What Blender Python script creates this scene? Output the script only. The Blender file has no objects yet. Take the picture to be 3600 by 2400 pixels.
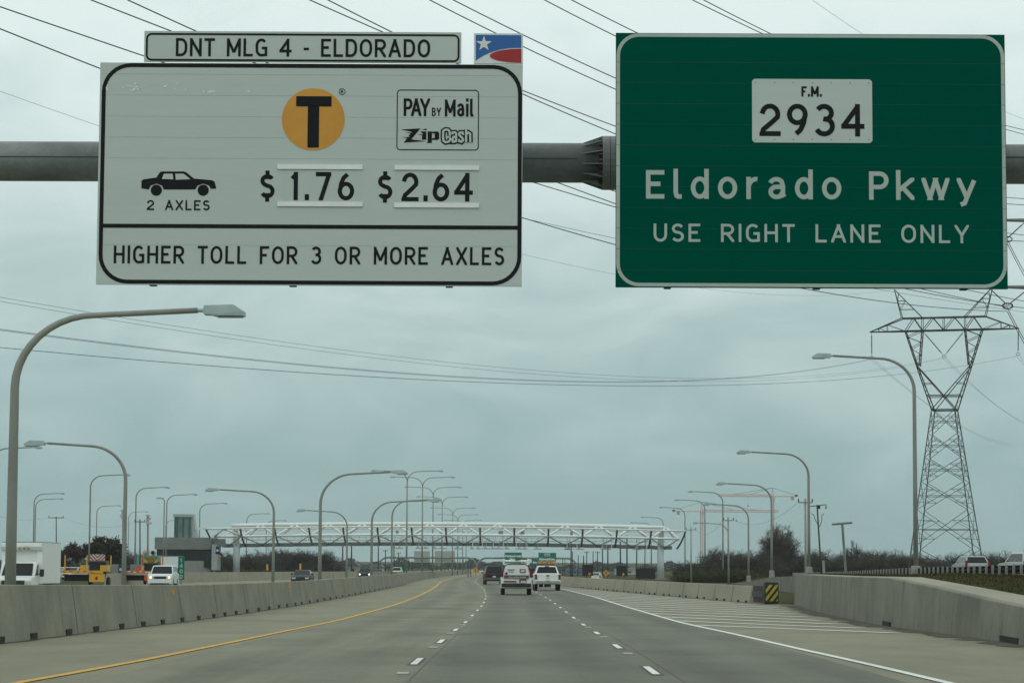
import bpy, bmesh, math, random
from mathutils import Vector, Matrix, Euler
random.seed(7)
C = bpy.context.scene.collection
R = math.radians
SC = bpy.context.scene

# ---------------------------------------------------------------- camera
F = 8800.0            # focal length in photo pixels (photo 3600 x 2400)
EYE = 1.5
PITCH = math.atan(800 / F)
ROLL = 0.005
cam = bpy.data.cameras.new('camera')
cam.sensor_width = 36.0
cam.lens = F / 3600 * 36
cam.clip_start = 0.5
cam.clip_end = 20000
camo = bpy.data.objects.new('camera', cam)
C.objects.link(camo)
CM = Matrix.Rotation(math.pi / 2 + PITCH, 3, 'X') @ Matrix.Rotation(ROLL, 3, 'Z')
camo.matrix_world = Matrix.Translation((0, 0, EYE)) @ CM.to_4x4()
SC.camera = camo

# ---------------------------------------------------------------- sky
w = bpy.data.worlds.new('World')
SC.world = w
w.use_nodes = True
nt = w.node_tree
for n in list(nt.nodes):
    nt.nodes.remove(n)
N = nt.nodes.new
out = N('ShaderNodeOutputWorld')
mixs = N('ShaderNodeMixShader')
mixs.inputs[0].default_value = 0.94
bg1 = N('ShaderNodeBackground')
bg2 = N('ShaderNodeBackground')
sky = N('ShaderNodeTexSky')
sky.sky_type = 'NISHITA'
sky.sun_disc = False
sky.sun_elevation = R(52)
sky.sun_rotation = R(200)
bg1.inputs[1].default_value = 0.06
nt.links.new(sky.outputs[0], bg1.inputs[0])
tc = N('ShaderNodeTexCoord')
sep = N('ShaderNodeSeparateXYZ')
nt.links.new(tc.outputs['Generated'], sep.inputs[0])
mp = N('ShaderNodeMapping')
mp.inputs['Scale'].default_value = (13, 6, 30)
mp.inputs['Rotation'].default_value = (0, R(12), 0)
nt.links.new(tc.outputs['Generated'], mp.inputs[0])
no = N('ShaderNodeTexNoise')
no.inputs['Scale'].default_value = 1.0
no.inputs['Detail'].default_value = 8
no.inputs['Roughness'].default_value = 0.52
no.inputs['Distortion'].default_value = 0.6
nt.links.new(mp.outputs[0], no.inputs[0])
ma = N('ShaderNodeMath')
ma.operation = 'MULTIPLY_ADD'
ma.inputs[1].default_value = 0.15
ma.inputs[2].default_value = -0.075
nt.links.new(no.outputs[0], ma.inputs[0])
ad = N('ShaderNodeMath')
ad.operation = 'ADD'
nt.links.new(sep.outputs[2], ad.inputs[0])
nt.links.new(ma.outputs[0], ad.inputs[1])
rp = N('ShaderNodeValToRGB')
cr = rp.color_ramp
SKY = [(0.0, (.295, .445, .445)), (.035, (.325, .475, .475)), (.085, (.44, .585, .58)), (.14, (.62, .755, .74)),
       (.21, (.785, .91, .885)), (.32, (.85, .965, .935)), (1.0, (.82, .93, .90))]
while len(cr.elements) < len(SKY):
    cr.elements.new(.5)
for e, (p, c) in zip(cr.elements, SKY):
    e.position = p
    e.color = (*c, 1)
nt.links.new(ad.outputs[0], rp.inputs[0])
nt.links.new(rp.outputs[0], bg2.inputs[0])
bg2.inputs[1].default_value = 1.0
nt.links.new(bg1.outputs[0], mixs.inputs[1])
nt.links.new(bg2.outputs[0], mixs.inputs[2])
nt.links.new(mixs.outputs[0], out.inputs[0])

sun = bpy.data.lights.new('sun', 'SUN')
sun.energy = 0.3
sun.angle = R(25)
sun.color = (1, .98, .94)
suno = bpy.data.objects.new('sun', sun)
C.objects.link(suno)
suno.rotation_euler = (R(38), 0, R(-20))
suno.location = (0, -20, 60)

vs = SC.view_settings
vs.view_transform = 'Standard'
vs.look = 'None'
vs.exposure = 0
vs.gamma = 1
SC.cycles.max_bounces = 6
SC.cycles.use_denoising = True

# ---------------------------------------------------------------- geometry of the place
def interp(tab, x):
    if x <= tab[0][0]:
        return tab[0][1]
    for (a, va), (b, vb) in zip(tab, tab[1:]):
        if x <= b:
            t = (x - a) / (b - a)
            return va + (vb - va) * t
    return tab[-1][1]

def smooth(tab, x, k=None):
    k = k or max(6, x * .07)
    return sum(interp(tab, x + d * k) for d in (-1, -.5, 0, .5, 1)) / 5

ZT = [(0, 0), (41, 0), (60, -.07), (81, -.19), (122, -.24), (161, -.17), (196, -.13), (259, -.09), (400, -.05), (1100, 0), (1500, 1.0), (2600, 9)]
def zr(Y):
    return smooth(ZT, Y)

CT = [(0, -1.6), (30, -1.56), (81, -1.43), (122, -1.37), (155, -1.5), (213, -2.3), (260, -3.3), (303, -4.3), (377, -5.2), (450, -5.7), (600, -5.9), (1100, -5.5), (1500, -9), (2600, -24)]
def cx(Y):
    return smooth(CT, Y)

def ray(px, py):
    return CM @ Vector(((px - 1800) / F, -(py - 1200) / F, -1))

def W(px, py, Y):                      # the point at distance Y seen at a photo pixel
    d = ray(px, py)
    return Vector((0, 0, EYE)) + d * (Y / d.y)

def WX(px, Y, z):                      # X at distance Y and height z for a photo column
    s = F / Y
    py = 2000 - (z - EYE) * s + (px - 1800) * ROLL
    return W(px, py, Y).x

def G(px, py):                         # where a photo pixel meets the road surface
    lo, hi = 15.0, 3000.0
    for _ in range(50):
        m = (lo + hi) / 2
        if W(px, py, m).z > zr(m):
            lo = m
        else:
            hi = m
    return W(px, py, lo)

# ---------------------------------------------------------------- materials
MATS = {}
def mat(name, col, rough=.6, metal=0, var=.12, scale=3.0, stretch=(1, 1, 1), bump=0, emit=0, col2=None, detail=4, spec=None, trans=None):
    if name in MATS:
        return MATS[name]
    m = bpy.data.materials.new(name)
    m.use_nodes = True
    t = m.node_tree
    b = t.nodes['Principled BSDF']
    b.inputs['Roughness'].default_value = rough
    b.inputs['Metallic'].default_value = metal
    if spec is not None:
        b.inputs['Specular IOR Level'].default_value = spec
    tcn = t.nodes.new('ShaderNodeTexCoord')
    mpn = t.nodes.new('ShaderNodeMapping')
    mpn.inputs['Scale'].default_value = stretch
    t.links.new(tcn.outputs['Object'], mpn.inputs[0])
    nz = t.nodes.new('ShaderNodeTexNoise')
    nz.inputs['Scale'].default_value = scale
    nz.inputs['Detail'].default_value = detail
    nz.inputs['Roughness'].default_value = .62
    t.links.new(mpn.outputs[0], nz.inputs[0])
    r = t.nodes.new('ShaderNodeValToRGB')
    c2 = col2 or tuple(max(0, c * (1 - var * 1.6)) for c in col)
    c1 = tuple(min(1, c * (1 + var * .8)) for c in col)
    r.color_ramp.elements[0].position = .3
    r.color_ramp.elements[1].position = .7
    r.color_ramp.elements[0].color = (*c2, 1)
    r.color_ramp.elements[1].color = (*c1, 1)
    t.links.new(nz.outputs[0], r.inputs[0])
    t.links.new(r.outputs[0], b.inputs['Base Color'])
    if bump:
        bn = t.nodes.new('ShaderNodeBump')
        bn.inputs['Strength'].default_value = bump
        bn.inputs['Distance'].default_value = .05
        t.links.new(nz.outputs[0], bn.inputs['Height'])
        t.links.new(bn.outputs[0], b.inputs['Normal'])
    if emit:
        b.inputs['Emission Color'].default_value = (*col, 1)
        b.inputs['Emission Strength'].default_value = emit
    MATS[name] = m
    return m

def layered(name, col_a, col_b, big, fine, streak=None, rough=.85, bump=.15, grain=.2, spec=None, lanes=False):
    """two scales of wear: large stains and fine grain, optional streaks"""
    m = bpy.data.materials.new(name)
    m.use_nodes = True
    t = m.node_tree
    b = t.nodes['Principled BSDF']
    b.inputs['Roughness'].default_value = rough
    if spec is not None:
        b.inputs['Specular IOR Level'].default_value = spec
    tcn = t.nodes.new('ShaderNodeTexCoord')
    def noise(scale, st, det, rg=.6):
        mpn = t.nodes.new('ShaderNodeMapping')
        mpn.inputs['Scale'].default_value = st
        t.links.new(tcn.outputs['Object'], mpn.inputs[0])
        nz = t.nodes.new('ShaderNodeTexNoise')
        nz.inputs['Scale'].default_value = scale
        nz.inputs['Detail'].default_value = det
        nz.inputs['Roughness'].default_value = rg
        t.links.new(mpn.outputs[0], nz.inputs[0])
        return nz.outputs[0]
    def mixc(a, bb, f, ty='MIX'):
        mx = t.nodes.new('ShaderNodeMix')
        mx.data_type = 'RGBA'
        mx.blend_type = ty
        for sock, v in ((mx.inputs[0], f), (mx.inputs[6], a), (mx.inputs[7], bb)):
            if isinstance(v, (int, float)):
                sock.default_value = v
            elif isinstance(v, tuple):
                sock.default_value = (*v, 1)
            else:
                t.links.new(v, sock)
        return mx.outputs[2]
    def ramp(v, a, bb):
        mr = t.nodes.new('ShaderNodeMapRange')
        mr.inputs[1].default_value = a
        mr.inputs[2].default_value = bb
        t.links.new(v, mr.inputs[0])
        return mr.outputs[0]
    c = mixc(col_a, col_b, ramp(noise(*big, 5), .35, .68))
    if streak:
        sc_, st_, amt = streak
        c = mixc(c, mixc(c, (.42, .42, .42), 1.0, 'MULTIPLY'), ramp(noise(sc_, st_, 6, .7), .5, .5 + 1.0 / amt))
    if lanes:                                   # darker wheel paths along each lane
        at = t.nodes.new('ShaderNodeAttribute')
        at.attribute_name = 'lateral'
        wv = t.nodes.new('ShaderNodeMath')
        wv.operation = 'MULTIPLY'
        wv.inputs[1].default_value = 2 * math.pi / 1.83
        t.links.new(at.outputs['Fac'], wv.inputs[0])
        cs = t.nodes.new('ShaderNodeMath')
        cs.operation = 'COSINE'
        t.links.new(wv.outputs[0], cs.inputs[0])
        mg = t.nodes.new('ShaderNodeMath')
        mg.operation = 'MULTIPLY'
        t.links.new(ramp(cs.outputs[0], .9, -1.0), mg.inputs[0])
        t.links.new(ramp(noise(.12, (1.0, .25, 1), 4), .25, .75), mg.inputs[1])
        mz = t.nodes.new('ShaderNodeMath')
        mz.operation = 'MULTIPLY'
        mz.inputs[1].default_value = .7
        t.links.new(mg.outputs[0], mz.inputs[0])
        c = mixc(c, mixc(c, (.58, .60, .62), 1.0, 'MULTIPLY'), mz.outputs[0])
        c = mixc(c, mixc(c, (.78, .80, .85), 1.0, 'MULTIPLY'), ramp(at.outputs['Fac'], .05, .35))     # the two right lanes carry more traffic grime
        c = mixc(c, mixc(c, (.62, .63, .64), 1.0, 'MULTIPLY'), ramp(noise(.11, (1.0, .55, 1), 5, .65), .56, .72))     # old oil and tyre patches
    fn = noise(*fine, 6, .75)
    g = t.nodes.new('ShaderNodeMapRange')
    g.inputs[1].default_value = .25
    g.inputs[2].default_value = .75
    g.inputs[3].default_value = 1 - grain * 1.1
    g.inputs[4].default_value = 1 + grain * .75
    t.links.new(fn, g.inputs[0])
    vm = t.nodes.new('ShaderNodeVectorMath')
    vm.operation = 'SCALE'
    t.links.new(c, vm.inputs[0])
    t.links.new(g.outputs[0], vm.inputs[3])
    t.links.new(vm.outputs[0], b.inputs['Base Color'])
    if bump:
        bn = t.nodes.new('ShaderNodeBump')
        bn.inputs['Strength'].default_value = bump
        bn.inputs['Distance'].default_value = .02
        t.links.new(fn, bn.inputs['Height'])
        t.links.new(bn.outputs[0], b.inputs['Normal'])
    MATS[name] = m
    return m

LANE = layered('lane_concrete', (.245, .240, .180), (.185, .183, .140), (.30, (1, .5, 1)), (6, (.5, 1.4, 1)), (.55, (1.0, .018, 1), 1.6), lanes=True, spec=.12)
SHO = layered('shoulder_concrete', (.268, .255, .182), (.205, .197, .142), (.35, (1, .4, 1)), (5, (.35, 1.6, 1)), (.7, (.5, .08, 1), 1.0), spec=.12)
BAR = layered('barrier_concrete', (.255, .246, .184), (.175, .170, .130), (.55, (1, .7, 1)), (12, (1, 1, 1)), (1.7, (.9, .8, .10), 2.4))
WALLM = layered('wall_concrete', (.215, .210, .160), (.135, .134, .104), (.5, (1, .6, 1)), (10, (1, 1, 1)), (1.9, (.9, .55, .07), 3.6))
NEWC = layered('light_concrete', (.32, .30, .225), (.255, .24, .18), (.4, (1, .3, 1)), (10, (1, 1, 1)), (1.6, (.9, .3, .12), .8))
GRASS = layered('dry_grass', (.082, .066, .038), (.036, .046, .018), (.22, (1, 1, 1)), (5, (1, 1, 1)), (.4, (.5, .5, 1), 2.2), rough=1, bump=0, grain=.12, spec=0)
EARTH = layered('far_ground', (.10, .10, .06), (.06, .068, .04), (.02, (1, 1, 1)), (.5, (1, 1, 1)), rough=1, spec=0)
WHITE = mat('white_marking', (.74, .75, .71), .7, var=.12, scale=4)
WORN = mat('button_marking', (.40, .40, .36), .7, var=.2, scale=6)
YEL = mat('yellow_marking', (.64, .335, .022), .7, var=.14, scale=2.5)
SEAL = mat('dark_surround', (.06, .06, .052), .8)
JNT = mat('pavement_joint_seal', (.11, .107, .088), .85)
DARK = mat('dark_opening', (.012, .012, .012), .9)  # flat near-black painted in for the shade of slots, openings and undersides
STEEL = layered('galvanised_steel', (.225, .245, .24), (.10, .11, .108), (.9, (.6, 1, 1)), (9, (1, 1, 1)), rough=.5, bump=.05)
POLE = mat('weathered_pole_steel', (.25, .258, .228), .6, 0, var=.14, scale=1.5, stretch=(1, 1, .25))
HEADM = mat('grey_lamp_housing', (.33, .42, .42), .35)
LENS = mat('lamp_lens', (.10, .12, .12), .2)
TOWER = mat('dark_lattice_steel', (.045, .042, .038), .6, .2)
WIRE = mat('black_wire', (.03, .03, .03), .6)
TRUSSW = mat('white_painted_steel', (.76, .80, .78), .4, var=.05)
TRUSSG = mat('shaded_white_steel', (.17, .18, .17), .5, var=.1)  # white truss steel with its underside shade painted in as grey
WOOD = mat('dark_wood_pole', (.07, .06, .05), .9, var=.2)
CPOLE = mat('pale_concrete_pole', (.30, .30, .27), .8, var=.15)
SIGNW = layered('white_sheeting', (.51, .565, .53), (.485, .54, .505), (.5, (.15, 1, 3)), (7, (.2, 1, 3)), rough=.55, bump=0, grain=.04)
SIGNG = layered('green_sheeting', (.0, .080, .053), (.0, .071, .047), (.4, (.15, 1, 2)), (6, (.2, 1, 3)), rough=.5, bump=0, grain=.05, spec=.0)
SIGNB = layered('lit_green_sheeting', (.002, .155, .095), (.002, .14, .086), (.4, (1, 1, 1)), (6, (1, 1, 1)), rough=.5, bump=0, grain=.04, spec=.15)  # same sign green painted lighter: the near sign is backlit, these are not
SGREY = layered('white_sheeting_letter', (.43, .50, .455), (.37, .435, .395), (1.0, (.3, 1, 1)), (8, (1, 1, 1)), rough=.55, bump=0, grain=.06)
BLK = mat('black_legend', (.006, .007, .008), .6, var=.05, spec=.2)
ORANGE = layered('amber_sheeting', (.68, .31, .035), (.57, .25, .028), (1.2, (.6, 1, 1)), (7, (1, 1, 1)), rough=.55, bump=0, grain=.06)
ALU = mat('bright_aluminium_strip', (.80, .82, .80), .5, .1, var=.05)
RUB = mat('black_rubber', (.014, .014, .015), .8)
GLASS = mat('tinted_glass', (.010, .014, .015), .08, var=.05, spec=.28)
RED = mat('red_lens', (.20, .008, .008), .25)
RIM = mat('grey_rim', (.22, .22, .22), .35, .6)
PLAST = mat('black_trim', (.018, .018, .018), .55)
PLATE = mat('licence_plate', (.55, .57, .56), .5)
LIT = mat('lit_headlight', (1.0, .93, .80), .3, emit=5)
AMB = mat('lit_amber_headlight', (1.0, .55, .16), .3, emit=3.5)
UNLIT = mat('clear_headlight', (.5, .53, .54), .15)
CAR = {}
def paint(name, col):
    return mat('paint_' + name, col, .28, .0, var=.04, spec=.3)

# ---------------------------------------------------------------- mesh builder
class MB:
    def __init__(s):
        s.v = []
        s.f = []
    def add(s, vs_, fs):
        o = len(s.v)
        s.v += [tuple(x) for x in vs_]
        s.f += [tuple(i + o for i in f) for f in fs]
        return s
    def box(s, c, d, rz=0, M=None):
        cxx, cy, cz = c
        hx, hy, hz = d[0] / 2, d[1] / 2, d[2] / 2
        vs_ = [Vector((x * hx, y * hy, z * hz)) for z in (-1, 1) for y in (-1, 1) for x in (-1, 1)]
        if M is None:
            M = Matrix.Rotation(rz, 3, 'Z')
        vs_ = [M @ v + Vector(c) for v in vs_]
        return s.add(vs_, [(0, 2, 3, 1), (4, 5, 7, 6), (0, 1, 5, 4), (2, 6, 7, 3), (0, 4, 6, 2), (1, 3, 7, 5)])
    def tube(s, pts, r, n=8, cap=True):
        pts = [Vector(p) for p in pts]
        rs = r if isinstance(r, (list, tuple)) else [r] * len(pts)
        base = len(s.v)
        up = None
        for i, p in enumerate(pts):
            a = pts[max(0, i - 1)]
            b = pts[min(len(pts) - 1, i + 1)]
            d = (b - a)
            if d.length < 1e-9:
                d = Vector((0, 0, 1))
            d.normalize()
            if up is None:
                up = Vector((0, 0, 1)) if abs(d.z) < .9 else Vector((1, 0, 0))
            x = d.cross(up)
            if x.length < 1e-6:
                x = d.cross(Vector((0, 1, 0)))
            x.normalize()
            y = x.cross(d).normalized()
            up = y
            for k in range(n):
                t = 2 * math.pi * k / n
                s.v.append(tuple(p + (x * math.cos(t) + y * math.sin(t)) * rs[i]))
        for i in range(len(pts) - 1):
            for k in range(n):
                a = base + i * n + k
                b = base + i * n + (k + 1) % n
                s.f.append((a, b, b + n, a + n))
        if cap and n > 2:
            s.f.append(tuple(base + k for k in reversed(range(n))))
            s.f.append(tuple(base + (len(pts) - 1) * n + k for k in range(n)))
        return s
    def bar(s, a, b, t, t2=None):
        """square bar from a to b"""
        return s.tube([a, b], (t if t2 is None else [t, t2]), 4)
    def prism(s, poly, a, b, axis='x'):
        """polygon in the two other axes swept from a to b"""
        n = len(poly)
        def P(u, v, wv):
            return {'x': (wv, u, v), 'y': (u, wv, v), 'z': (u, v, wv)}[axis]
        vs_ = [P(u, v, a) for u, v in poly] + [P(u, v, b) for u, v in poly]
        fs = [tuple(range(n)), tuple(range(2 * n - 1, n - 1, -1))]
        fs += [(i, i + n, (i + 1) % n + n, (i + 1) % n) for i in range(n)]
        return s.add(vs_, fs)
    def lathe(s, prof, c=(0, 0, 0), n=16, axis='z'):
        vs_, fs = [], []
        for r, h in prof:
            for k in range(n):
                t = 2 * math.pi * k / n
                a, b = r * math.cos(t), r * math.sin(t)
                p = {'z': (a, b, h), 'x': (h, a, b), 'y': (a, h, b)}[axis]
                vs_.append((p[0] + c[0], p[1] + c[1], p[2] + c[2]))
        for i in range(len(prof) - 1):
            for k in range(n):
                fs.append((i * n + k, i * n + (k + 1) % n, (i + 1) * n + (k + 1) % n, (i + 1) * n + k))
        fs.append(tuple(range(n)))
        fs.append(tuple((len(prof) - 1) * n + k for k in range(n)))
        return s.add(vs_, fs)
    def mesh(s, name, m, smooth_=False, fix=True, bevel=0):
        me = bpy.data.meshes.new(name)
        me.from_pydata(s.v, [], s.f)
        if fix or bevel:
            bm = bmesh.new()
            bm.from_mesh(me)
            if bevel:
                ed = [e for e in bm.edges if len(e.link_faces) == 2 and e.calc_face_angle(0) > .5]
                bmesh.ops.bevel(bm, geom=ed, offset=bevel, segments=2, affect='EDGES', clamp_overlap=True)
            bmesh.ops.recalc_face_normals(bm, faces=bm.faces)
            bm.to_mesh(me)
            bm.free()
        if smooth_:
            for p in me.polygons:
                p.use_smooth = True
        me.materials.append(m)
        return me
    def build(s, name, m, parent=None, smooth_=False, fix=True, bevel=0, loc=None):
        o = bpy.data.objects.new(name, s.mesh(name, m, smooth_, fix, bevel))
        C.objects.link(o)
        if parent is not None:
            o.parent = parent
        if loc is not None:
            o.location = loc
        return o

def tag(o, label=None, cat=None, group=None, kind=None):
    if label: o['label'] = label
    if cat: o['category'] = cat
    if group: o['group'] = group
    if kind: o['kind'] = kind
    return o

def thing(name, label, cat, loc=(0, 0, 0), rz=0, group=None):
    o = bpy.data.objects.new(name, None)
    C.objects.link(o)
    o.location = loc
    o.rotation_euler = (0, 0, rz)
    return tag(o, label, cat, group)

def copy_tree(o, parent=None):
    c = o.copy()
    C.objects.link(c)
    c.parent = parent
    for ch in list(o.children):
        copy_tree(ch, c)
    return c

def ribbon(xa, xb, Ys, dz, nx=1):
    """sheet along the road between two lateral offsets (functions of Y)"""
    m = MB()
    vs_ = []
    for Y in Ys:
        a, b = xa(Y), xb(Y)
        for i in range(nx + 1):
            vs_.append((a + (b - a) * i / nx, Y, zr(Y) + dz))
    fs = []
    k = nx + 1
    for i in range(len(Ys) - 1):
        for j in range(nx):
            fs.append((i * k + j, i * k + j + 1, (i + 1) * k + j + 1, (i + 1) * k + j))
    return m.add(vs_, fs)

def ylist(a, b, st=4.0, g=1.03):
    out_ = [a]
    while out_[-1] < b:
        out_.append(out_[-1] + st)
        st *= g
    out_[-1] = b
    return out_
# ---------------------------------------------------------------- ground and road
m = MB()
Ys = [-150, -60, 0, 20] + ylist(24, 1200, 5, 1.04) + [1500, 2000, 2600, 3600, 5200]
XS = [-5200, -1500, -500, -150, -60, -20, 0, 20, 60, 150, 500, 1500, 5200]
vs_ = [(x, y, zr(y) - .12) for y in Ys for x in XS]
k = len(XS)
m.add(vs_, [(i * k + j, i * k + j + 1, (i + 1) * k + j + 1, (i + 1) * k + j) for i in range(len(Ys) - 1) for j in range(k - 1)])
tag(m.build('ground', EARTH), kind='structure')

YR = ylist(-30, 1900, 4, 1.02)
def mb_off(Y):                       # foot of the median barrier, road side
    return cx(Y) - interp([(0, 8.7), (60, 8.75), (130, 8.6), (250, 7.6), (600, 8.2), (1200, 8.4)], Y)
tag(ribbon(lambda Y: cx(Y) - 8.95, lambda Y: cx(Y) + interp([(0, 17), (40, 17), (60, 13.8), (129, 17), (131, 15), (260, 9.5), (1200, 12)], Y), YR, -.008, 2).build('shoulder_pavement', SHO), kind='structure')
rd = tag(ribbon(lambda Y: cx(Y) - 4.0, lambda Y: cx(Y) + 6.95, YR, -.004, 3).build('road', LANE), kind='structure')
la = rd.data.attributes.new('lateral', 'FLOAT', 'POINT')
for v_ in rd.data.vertices:
    la.data[v_.index].value = v_.co.x - cx(v_.co.y)
tag(ribbon(lambda Y: cx(Y) - 34, lambda Y: cx(Y) - 8.9, YR, -.012, 2).build('oncoming_road', SHO), kind='structure')

def line(xf, wd, Ys_, name, mt, dz=.004):
    return tag(ribbon(lambda Y: xf(Y) - wd / 2, lambda Y: xf(Y) + wd / 2, Ys_, dz).build(name, mt), kind='structure')
YM = ylist(24, 1200, 2.0, 1.015)
line(lambda Y: cx(Y) + smooth([(0, -5.6), (30, -5.02), (36, -4.68), (42, -4.45), (54, -4.3), (82, -4.2), (1200, -4.2)], Y, 2), .16, YM, 'yellow_edge_line', YEL)
line(lambda Y: cx(Y) + interp([(0, 7.9), (33, 7.5), (50, 7.2), (81, 6.95), (213, 6.55), (1200, 6.5)], Y), .16, YM, 'white_edge_line', WHITE)
# lane dashes with their dark surrounds and the buttons between them
dash, sur, but, seam = MB(), MB(), MB(), MB()
for lane, y0 in ((0, 40.0), (3.66, 36.6)):
    y = y0 - 13
    while y < 700:
        for (mm, L, wd, oy, dz) in ((sur, 3.5, .19, -.25, .0), (dash, 3.0, .11, 0, .004)):
            yy = [y + oy + L * t / 3 for t in range(4)]
            vs2 = []
            for q in yy:
                vs2 += [(cx(q) + lane - wd / 2, q, zr(q) + dz), (cx(q) + lane + wd / 2, q, zr(q) + dz)]
            mm.add(vs2, [(2 * t, 2 * t + 1, 2 * t + 3, 2 * t + 2) for t in range(3)])
        q = y - 3.6
        if q < 230:
            but.box((cx(q) + lane, q, zr(q) + .008), (.17, .55, .016))
        y += 12.9
tag(sur.build('lane_line_surround', SEAL), kind='structure')
tag(dash.build('lane_line', WHITE), kind='structure')
tag(but.build('lane_button_marking', WORN), kind='structure')
for off in (.18, 3.66 + .24):
    line(lambda Y, o=off: cx(Y) + o, .02, ylist(24, 260, 3, 1.02), 'pavement_joint', JNT, .0)

# hatched gore between the edge line and the right-hand walls
FOOT = [(3950, 2345), (3770, 2305), (3600, 2268), (3440, 2242), (3290, 2222), (3114, 2199), (2960, 2169), (2880, 2151), (2820, 2133), (2788, 2122)]
TOPW = [(3950, 2232), (3770, 2180), (3600, 2134), (3440, 2101), (3290, 2066), (3114, 2029), (2960, 2025), (2880, 2021), (2820, 2018), (2788, 2018)]
WF = [G(*p) for p in FOOT]
def wall_x(Y):
    t = sorted((p.y, p.x) for p in WF)
    return interp(t, Y)
RBT = [(128, 13.2), (160, 10.6), (195, 7.9), (230, 5.9), (262, 4.85), (300, 3.9), (377, 3.1), (450, 2.7), (600, 2.6), (1200, 3.0)]
def rb_x(Y):
    return smooth(RBT, Y, 8)
m = MB()
for kx in range(18):
    Y = 77 + 7.6 * kx
    a = Vector((cx(Y) + interp([(0, 7.35), (33, 7.35), (81, 6.95), (213, 6.55), (1200, 6.5)], Y) + .1, Y, 0))
    b = a.copy()
    d = Vector((1.0, -2.55, 0)).normalized()
    for st in range(200):
        nb = b + d * .15
        lim = wall_x(nb.y) - 1.2 if nb.y < 126 else rb_x(nb.y) - .5
        if nb.x > lim:
            break
        b = nb
    nrm = Vector((-d.y, d.x, 0)) * .20
    n = max(1, int((b - a).length / 3))
    vs2 = []
    for i in range(n + 1):
        p = a.lerp(b, i / n)
        for q in (p - nrm, p + nrm):
            vs2.append((q.x, q.y, zr(q.y) + .004))
    m.add(vs2, [(2 * i, 2 * i + 1, 2 * i + 3, 2 * i + 2) for i in range(n)])
tag(m.build('gore_marking', WHITE), kind='structure')

# ---------------------------------------------------------------- concrete barriers
def barrier(name, label, pathf, Y0, Y1, hf, base_w, top_w, seg, mt, side=1, group=None, gap=.05):
    """precast single-slope barrier; pathf gives the foot line on the traffic side"""
    t = thing(name, label, 'barrier', (pathf(Y0), Y0, zr(Y0)), group=group)
    o = Vector(t.location)
    m_ = MB()
    core = MB()
    y = Y0
    while y < Y1:
        y2 = min(Y1, y + seg)
        n = max(2, int((y2 - y) / 2.5))
        ring = []
        for i in range(n + 1):
            q = y + gap + (y2 - y - 2 * gap) * i / n
            x = pathf(q)
            z = zr(q) - .1
            h = hf(q)
            d = side
            ring.append([(x, q, z), (x + d * (base_w - top_w) / 2, q, z + h + .085), (x + d * ((base_w - top_w) / 2 + .03), q, z + h + .1),
                         (x + d * ((base_w + top_w) / 2 - .03), q, z + h + .1), (x + d * base_w, q, z)])
        vs2 = [tuple(Vector(p) - o) for r_ in ring for p in r_]
        fs = []
        for i in range(n):
            for j in range(5):
                fs.append((i * 5 + j, i * 5 + (j + 1) % 5, (i + 1) * 5 + (j + 1) % 5, (i + 1) * 5 + j))
        fs += [(0, 1, 2, 3, 4), tuple(n * 5 + j for j in range(5))]
        m_.add(vs2, fs)
        q = y2
        if y2 < Y1:
            k_ = [(pathf(q) + side * .012, zr(q) - .1), (pathf(q) + side * ((base_w - top_w) / 2 + .014), zr(q) + hf(q) - .02), (pathf(q) + side * ((base_w + top_w) / 2 - .03), zr(q) + hf(q) - .02), (pathf(q) + side * (base_w - .03), zr(q) - .1)]
            core.prism([(u - o.x, v - o.z) for u, v in k_], q - .3 - o.y, q + .3 - o.y, 'y')
        y = y2
    m_.build('wall', mt, t)
    core.build('joint', mat('joint_grey', (.115, .108, .086), .9), t)
    return t

MT = []
for (px, py) in ((0, 2036), (260, 2040), (520, 2043), (800, 2041), (1000, 2036), (1100, 2032), (1250, 2022), (1423, 2011), (1500, 2005)):
    Yb = min((abs(WX(px, Y, zr(Y) + 1.25) - (mb_off(Y) - .2)), Y) for Y in [40 + .5 * j for j in range(900)])[1]
    MT.append((Yb, W(px, py, Yb).z - zr(Yb) - .1))
MT.sort()
def hb(Y):
    return max(.85, min(1.5, smooth(MT, Y, 8)))
mbar = barrier('concrete_barrier', 'long grey concrete median barrier on the near side of the oncoming lanes, with yellow reflectors', mb_off, 14, 900, hb, .62, .24, 9.15, BAR, side=-1)
o = Vector(mbar.location)
slot = None
SLOTS = [5, 125, 244, 343, 430, 505, 575, 642, 702, 753, 794, 831, 871, 912, 949, 982, 1010, 1040, 1063, 1091, 1118, 1142, 1163, 1184, 1205, 1228, 1250, 1268, 1285, 1302, 1318, 1333, 1347, 1360, 1372]
for i, px in enumerate(SLOTS):
    q = min((abs(WX(px, Y, zr(Y) + .08) - mb_off(Y)), Y) for Y in [40 + .25 * j for j in range(1400)])[1]
    x = mb_off(q)
    if slot is None:
        sl = MB()
        sl.box((-.1, 0, .0), (.2, .72, .15))  # solid block almost flush with the face; its colour gives the slot's shade
        slot = sl.build('drain_slot', DARK, mbar)
        ob = slot
    else:
        ob = slot.copy()
        C.objects.link(ob)
    ob.location = Vector((x - .004, q, zr(q) + .06)) - o
refl = None
for (px, py) in ((603, 2079), (1014, 2060), (1213, 2046), (1315, 2034), (1377, 2026), (1421, 2021), (1462, 2017)):
    best = min((abs(WX(px, Y, zr(Y) + hb(Y) - .22) - (mb_off(Y) - .17)), Y) for Y in [40 + .5 * j for j in range(900)])[1]
    sl = MB()
    sl.box((0, 0, 0), (.025, .13, .16) if False else (.09, .04, .14))
    rf = sl.build('reflector', mat('amber_reflector', (.75, .36, .02), .4), mbar)
    rf.location = Vector((mb_off(best) - .12, best, zr(best) + hb(best) - .2)) - o

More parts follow.
